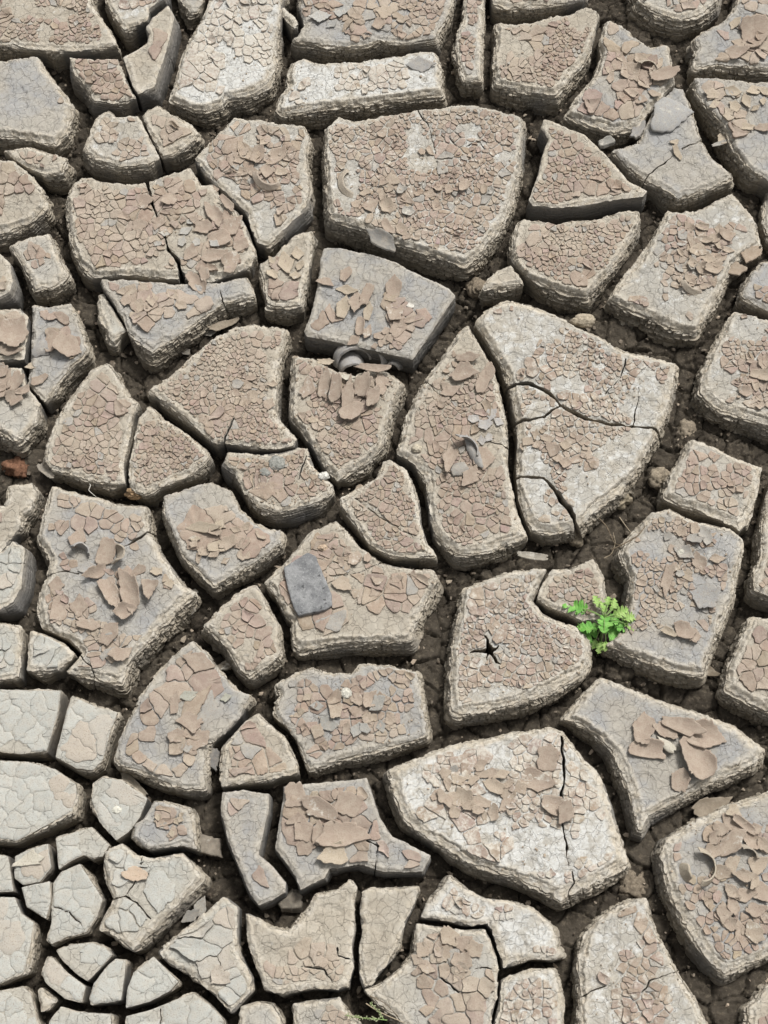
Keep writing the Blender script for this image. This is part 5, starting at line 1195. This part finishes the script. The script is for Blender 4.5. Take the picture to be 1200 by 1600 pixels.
# dark grey flat stone
def stone():
    out = [(443, 886), (481, 863), (493, 869), (518, 927), (519, 946), (507, 953), (466, 962), (458, 948), (447, 910)]
    zt = surf('a68', *unproj((480, 912), 0)[0]) + .0012
    q = resample([tuple(p) for p in unproj(out, zt + .007)], .0012); n = len(q); c = q.mean(0)
    q = q + .0007 * np.stack([fbm(q[:, 0], q[:, 1], .006, 1), fbm(q[:, 0], q[:, 1], .006, 2)], 1)
    A = .5 * (np.dot(q[:, 0], np.roll(q[:, 1], -1)) - np.dot(q[:, 1], np.roll(q[:, 0], -1)))
    if A < 0: q = q[::-1]
    rings = []
    for k, z in ((.97, -.0045), (1.015, -.002), (1.005, .0050), (.99, .0066), (.965, .0071), (.85, .0072), (.7, .0073), (.55, .0073), (.4, .0073), (.25, .0073), (.1, .0073)):
        p = c + (q - c) * k; dz = .0009 * fbm(p[:, 0], p[:, 1], .009, 12, 3) if z > .003 else 0
        rings.append(np.c_[p - c, z + dz * np.ones(n)])
    i0 = np.arange(n); i1 = (i0 + 1) % n
    Q = np.concatenate([np.stack([i0 + k * n, i1 + k * n, i1 + (k + 1) * n, i0 + (k + 1) * n], 1) for k in range(len(rings) - 1)])
    V = np.concatenate(rings + [[[0, 0, .0073]]])
    T = np.stack([i0 + (len(rings) - 1) * n, i1 + (len(rings) - 1) * n, np.full(n, len(V) - 1)], 1)
    s = NT('dark_stone'); s.b.inputs['Roughness'].default_value = .7
    c_ = s.mix(s.ramp(s.noise(70, 5, .7), .38, .62), (.16, .163, .166), (.28, .282, .28))
    c_ = s.mix(s.ramp(s.noise(420, 4, .7), .56, .68, 0, .7), c_, (.40, .40, .385))
    c_ = s.mix(s.ramp(s.noise(130, 3, .6), .62, .7, 0, .8), c_, (.05, .05, .05))
    m = s.done(c_, s.bump(s.noise(350, 5, .7), .0012, .9))
    me = make_mesh('flat_stone', V, [Q, T], [m])
    o = link('flat_stone', me, None, (c[0], c[1], zt)); tag(o, 'dark grey flat four sided stone, slate like, lying on the centre plate', 'stone')
stone()
def scatter(name, n, pick, smin, smax, mat, label, seed):
    """countless crumbs joined in one mesh"""
    r = np.random.default_rng(seed); v, f = ico(); VV, FF = [], []; k = 0
    P_ = pick(r, n)
    for (x, y, z) in P_:
        s = smin + (smax - smin) * r.random() ** 3
        a = v * (1 + r.uniform(-.45, .45, (12, 1))) * np.array((s, s * r.uniform(.45, 1), s * r.uniform(.3, .7))) * .5
        t = r.uniform(0, 6.28); ct, st = math.cos(t), math.sin(t)
        a = np.stack([a[:, 0] * ct - a[:, 1] * st, a[:, 0] * st + a[:, 1] * ct, a[:, 2]], 1)
        VV.append(a + (x, y, z + s * .15)); FF.append(f + k * 12); k += 1
    V = np.concatenate(VV); tint = np.ones((len(V), 4)); 
    g = np.repeat(r.random(k), 12)
    tint[:, :3] = np.array((.30, .25, .19)) * (1 - g[:, None]) + np.array((.46, .37, .28)) * g[:, None] if 'grit' in name else np.array((.055, .042, .03)) * (1 - g[:, None]) + np.array((.13, .105, .078)) * g[:, None]
    tint[:, 3] = .2
    me = make_mesh(name, V, [np.concatenate(FF)], [mat], dict(tint=tint), np.ones(len(FF) * 20, bool))
    o = link(name, me); tag(o, label, kind='stuff', cat='crumbs')
def on_plates(r, n):
    out = []
    ks = [('a37', 5), ('a39', 4), ('a40', 3), ('a36', 3), ('a38', 1.5), ('a42', 1.5), ('a49', 1.2), ('a17', 2), ('a41', 1.5), ('a29', 1), ('a30', 1), ('a22', 1), ('a54', 1), ('a56', 1), ('a48', 1), ('a102', 1), ('a34', 1), ('a43', 1.5), ('a55', 1), ('a12', 1), ('a20', .7), ('a68', 1), ('a79', 1)]
    wts = np.array([w for _, w in ks]); wts = wts / wts.sum()
    for (k, _), m in zip(ks, r.multinomial(n, wts)):
        F, S, lo, hi = TOP[k]; c = 0; t = 0
        cc = [r.uniform(lo, hi) for _ in range(4)]
        while c < m and t < m * 8:
            t += 1
            if r.random() < .6:
                q = cc[r.integers(4)]; x, y = q + r.normal(0, .018, 2)
            else: x, y = r.uniform(lo, hi)
            if not (lo[0] < x < hi[0] and lo[1] < y < hi[1]): continue
            xa, ya = np.array([x]), np.array([y])
            if F(xa, ya, S)[0] < .001: continue
            out.append((x, y, float(F(xa, ya)[0]) + .0008)); c += 1
    return out
def in_cracks(r, n):
    c = unproj([(-20, -20), (1220, -20), (-20, 1620), (1220, 1620)], -.05)
    P_ = r.uniform(c.min(0), c.max(0), (n * 6, 2))
    inm = np.zeros(len(P_), bool)
    for d in PL:
        lo, hi = d['box']; m = (P_ > lo).all(1) & (P_ < hi).all(1)
        if m.any():
            idx = np.nonzero(m)[0]; inm[idx] |= inside_poly(P_[idx], d['w'])
    P_ = P_[~inm][:n]
    z = -.043 + .010 * fbm(P_[:, 0], P_[:, 1], .10, 303, 3) + .001
    return [(a, b, c_) for (a, b), c_ in zip(P_, z)]
scatter('surface_grit', 5200, on_plates, .0008, .0040, M_FLAKE, 'pinkish grains and crumbs of crust strewn over the plates', 3)
scatter('soil_crumbs', 3800, in_cracks, .0010, .0075, M_FLAKE, 'dark brown crumbs of soil lying in the cracks', 4)
scatter('fallen_grit', 420, in_cracks, .0030, .0110, M_FLAKE, 'tan chips and crumbs of crust fallen into the cracks', 9)
# ------------------------------------------------------------------ plants
def tube(pts, r0, r1, n=6):
    pts = np.array(pts, float); m = len(pts); V = []
    for i, p in enumerate(pts):
        t = pts[min(i + 1, m - 1)] - pts[max(i - 1, 0)]; t /= np.linalg.norm(t) + 1e-9
        a = np.cross(t, (0.3, .2, 1.)); a /= np.linalg.norm(a) + 1e-9; b = np.cross(t, a)
        rr = r0 + (r1 - r0) * i / (m - 1)
        for k in range(n): V.append(p + rr * (a * math.cos(6.2832 * k / n) + b * math.sin(6.2832 * k / n)))
    F_ = [[i * n + k, i * n + (k + 1) % n, (i + 1) * n + (k + 1) % n, (i + 1) * n + k] for i in range(m - 1) for k in range(n)]
    return np.array(V), np.array(F_)
def arc(a, b, h, n=8, sag=0):
    a, b = np.array(a, float), np.array(b, float); t = np.linspace(0, 1, n)[:, None]
    p = a * (1 - t) + b * t; p[:, 2] += h * 4 * (t * (1 - t))[:, 0]; return p
def mat_leaf(name, a, b):
    s = NT(name); s.b.inputs['Roughness'].default_value = .55
    s.b.inputs['Specular IOR Level'].default_value = .35
    c = s.mix(s.ramp(s.noise(160, 3, .5), .35, .65), a, b)
    t = s.n('ShaderNodeBsdfTranslucent'); s.l(c, t.inputs['Color'])
    mx = s.n('ShaderNodeMixShader'); mx.inputs[0].default_value = .3
    s.l(c, s.b.inputs['Base Color']); s.l(s.bump(s.noise(500, 2, .5), .0006, .6), s.b.inputs['Normal'])
    out = s.t.nodes['Material Output']; s.l(s.b.outputs[0], mx.inputs[1]); s.l(t.outputs[0], mx.inputs[2]); s.l(mx.outputs[0], out.inputs['Surface'])
    return s.m
LEAF = mat_leaf('leaf_green', (.17, .46, .075), (.28, .58, .13)); PALE = mat_leaf('young_leaf', (.33, .54, .14), (.47, .64, .22)); STEM = mat_leaf('stem_green', (.26, .42, .13), (.34, .46, .18))
def lobed(L, W, lobes, r, curl=.25, tooth=.12):
    """a pinnately lobed leaf blade along +x, thin but solid; returns verts, faces"""
    n = 46; t = np.linspace(0, 1, n)
    env = W * .5 * np.sin(np.pi * np.clip(t, 0, 1) ** .75) ** .8 + .0002
    lob = .30 + .70 * np.abs(np.sin(np.pi * lobes * (t + .03))) ** .8
    lob = lob + tooth * np.sin(t * 6.28 * lobes * 3.1 + r.uniform(0, 6))
    h1 = env * lob; h2 = env * (.30 + .70 * np.abs(np.sin(np.pi * lobes * (t + .1))) ** .8 + tooth * np.sin(t * 6.28 * lobes * 2.9 + r.uniform(0, 6)))
    V = []
    for s_ in (1, -1):                       # upper and under side
        for q, w_ in ((-1., h2), (-.5, h2), (0, h1), (.5, h1), (1., h1)):
            y = q * w_; x = t * L + .18 * np.abs(y) * 1.4
            z = curl * np.abs(y) * .8 - curl * L * .9 * (t - .35) ** 2 * 1.2 + .0004 * np.sin(t * 40 + q * 3) + s_ * .00016 * (1 - abs(q))
            V.append(np.stack([x, y, z], 1))
    V = np.concatenate(V); F_ = []
    for b in range(2):
        for c_ in range(4):
            o = (b * 5 + c_) * n
            for i in range(n - 1):
                f = [o + i, o + i + 1, o + n + i + 1, o + n + i]
                F_.append(f if b == 0 else f[::-1])
    for e, rev in ((0, False), (4, True)):
        for i in range(n - 1):
            f = [e * n + i, (5 + e) * n + i, (5 + e) * n + i + 1, e * n + i + 1]
            F_.append(f[::-1] if rev else f)
    return V, np.array(F_)
def seedling():
    zb = -.020
    gx, gy = unproj((938, 1004), zb)[0]
    root = bpy.data.objects.new('seedling', None); SC.collection.objects.link(root); root.location = (gx, gy, zb); root.empty_display_size = .01
    tag(root, 'small bright green seedling with lobed leaves growing out of a crack', 'plant')
    r = np.random.default_rng(12)
    O = np.array((gx, gy, zb))
    def at(px, py, z): x, y = unproj((px, py), z)[0]; return np.array((x, y, z)) - O
    crown = at(944, 966, .012)
    V, F_ = tube(arc((0, 0, -.02), crown, .002, 7), .0014, .0011); link('stem', make_mesh('stem', V, [F_], [STEM]), root)
    # (tip px, tip py, tip height, leaf length px, width px, lobes, pale, share of stalk)
    leaves = [(877, 925, .022, 46, 34, 4, 0), (896, 938, .024, 28, 26, 3, 0), (902, 995, .010, 42, 38, 3, 0), (908, 974, .020, 32, 26, 3, 0), 
              (949, 952, .036, 32, 26, 3, 0), (981, 992, .012, 40, 32, 3, 0), (986, 976, .018, 28, 22, 3, 0), (972, 962, .028, 30, 22, 3, 0), 
              (1004, 974, .022, 26, 18, 4, 1), (986, 944, .028, 28, 22, 4, 1), (998, 956, .026, 22, 18, 4, 1), (976, 950, .026, 18, 12, 3, 1), (932, 922, .034, 22, 14, 4, 1), (944, 932, .036, 20, 14, 3, 1), (966, 927, .034, 22, 14, 4, 1), (955, 924, .038, 16, 12, 3, 1),
              (938, 1013, .008, 20, 16, 4, 1), (949, 1010, .012, 16, 12, 3, 1), (929, 1006, .010, 16, 12, 3, 1), (968, 936, .030, 14, 10, 3, 1)]
    for (px, py, z, L, W, lb, pale) in leaves:
        tip = at(px, py, z); d = tip - crown; dist = np.hypot(d[0], d[1]); Lm = L * PX
        an = math.atan2(d[1], d[0]) + r.normal(0, .12)
        b0 = tip - np.array((math.cos(an), math.sin(an), 0)) * Lm * .95; b0[2] = z - .001
        V, F_ = lobed(Lm, W * PX, lb, r, .28 if not pale else .5)
        tl = r.normal(0, .18); y_, z_ = V[:, 1].copy(), V[:, 2].copy(); V[:, 1] = y_ * math.cos(tl) - z_ * math.sin(tl); V[:, 2] = y_ * math.sin(tl) + z_ * math.cos(tl)
        c_, s_ = math.cos(an), math.sin(an); V[:, :2] = np.stack([V[:, 0] * c_ - V[:, 1] * s_, V[:, 0] * s_ + V[:, 1] * c_], 1)
        V += b0
        lf = link('leaf', make_mesh('leaf', V, [F_], [PALE if pale else LEAF]), root)
        if np.linalg.norm(b0 - crown) > .004:
            V, F_ = tube(arc(crown, b0 + np.array((c_, s_, 0)) * Lm * .15, .004, 8), .0008, .0005)
            link('leaf_stalk', make_mesh('leaf_stalk', V, [F_], [STEM]), lf)
seedling()
HUSK = mat_leaf('seed_husk', (.40, .44, .24), (.52, .54, .34))
def sprig():
    z = .004
    b = unproj((602, 1592), z)[0]
    root = bpy.data.objects.new('grass_sprig', None); SC.collection.objects.link(root); root.location = (*b, z)
    tag(root, 'pale green seeding grass sprig lying at the bottom edge', 'plant')
    O = np.array((*b, z)); r = np.random.default_rng(3)
    def at(px, py, zz): return np.array((*unproj((px, py), zz)[0], zz)) - O
    for (pts, seeds) in (([(605, 1594), (585, 1592), (560, 1590), (540, 1586)], 34), ([(600, 1594), (592, 1582), (578, 1566)], 24)):
        P_ = np.array([at(*p, .006 + .002 * i) for i, p in enumerate(pts)])
        t = np.linspace(0, 1, 12); k = np.linspace(0, 1, len(P_)); P2 = np.stack([np.interp(t, k, P_[:, q]) for q in range(3)], 1)
        V, F_ = tube(P2, .0006, .0004); st = link('stem', make_mesh('stem', V, [F_], [STEM]), root)
        v, f = ico(); VV, FF = [], []
        for i in range(seeds):
            u = .25 + .75 * i / seeds; c = np.array([np.interp(u, t, P2[:, q]) for q in range(3)]); s = .0024 * (1 - .35 * u)
            a = v * np.array((s * .9, s * .42, s * .42)); an = r.uniform(0, 6.28)
            a = np.stack([a[:, 0] * math.cos(an) - a[:, 1] * math.sin(an), a[:, 0] * math.sin(an) + a[:, 1] * math.cos(an), a[:, 2]], 1)
            VV.append(a + c + r.normal(0, .0010, 3)); FF.append(f + 12 * i)
        link('seed_head', make_mesh('seed_head', np.concatenate(VV), [np.concatenate(FF)], [HUSK]), st)
sprig()
DRY = mat_plain('dry_straw', (.34, .27, .18), (.52, .44, .32), 400, .0003)
DARK = mat_plain('dry_root', (.12, .09, .06), (.24, .19, .13), 400, .0003)
def twig(pts, z, rad, m, label, name='twig', cat='twig'):
    P_ = np.array([(*unproj(p[:2], z + (p[2] if len(p) > 2 else 0))[0], z + (p[2] if len(p) > 2 else 0)) for p in pts])
    k = np.linspace(0, 1, len(P_)); t = np.linspace(0, 1, 5 * len(P_))
    P2 = np.stack([np.interp(t, k, P_[:, q]) for q in range(3)], 1)
    for _ in range(3): P2[1:-1] = (P2[:-2] + P2[2:] + 2 * P2[1:-1]) / 4
    c = P2[0].copy(); V, F_ = tube(P2 - c, rad, rad * .5)
    o = link(name, make_mesh(name, V, [F_], [m]), None, c); tag(o, label, cat); return o
twig([(936, 810), (948, 822, .006), (955, 838, .01), (960, 850, .012), (978, 852, .008)], -.016, .0008, DARK, 'dark bent rootlet hanging into the crack above the seedling')
twig([(968, 808), (978, 822, .004), (986, 832, .006)], -.006, .0006, DRY, 'short straw beside the dark bent rootlet above the seedling')
twig([(944, 872), (956, 866, .004), (962, 848, .01), (958, 832, .012)], -.018, .0006, DRY, 'thin pale straw curving up in the crack above the seedling')
twig([(957, 858), (975, 850, .006), (1000, 835, .01), (1020, 802, .004)], -.004, .0010, DARK, 'long dark root along the left rim of the plate right of the seedling')
twig([(137, 752), (142, 758, .002), (138, 766, .003), (146, 773, .001), (150, 776)], -.012, .0006, mat_plain('pale_fibre', (.6, .58, .5), (.7, .68, .6), 300, .0002), 'wavy whitish fibre below the tall bell shaped plate', 'fibre', 'fibre')
twig([(572, 1568), (590, 1580, .003), (612, 1590, .002), (632, 1598)], -.002, .0008, DRY, 'dry straw lying beside the green grass sprig')
twig([(578, 1556), (600, 1566, .004), (622, 1588, .002)], -.001, .0006, DARK, 'thin dark stalk crossing above the dry straw at the bottom')
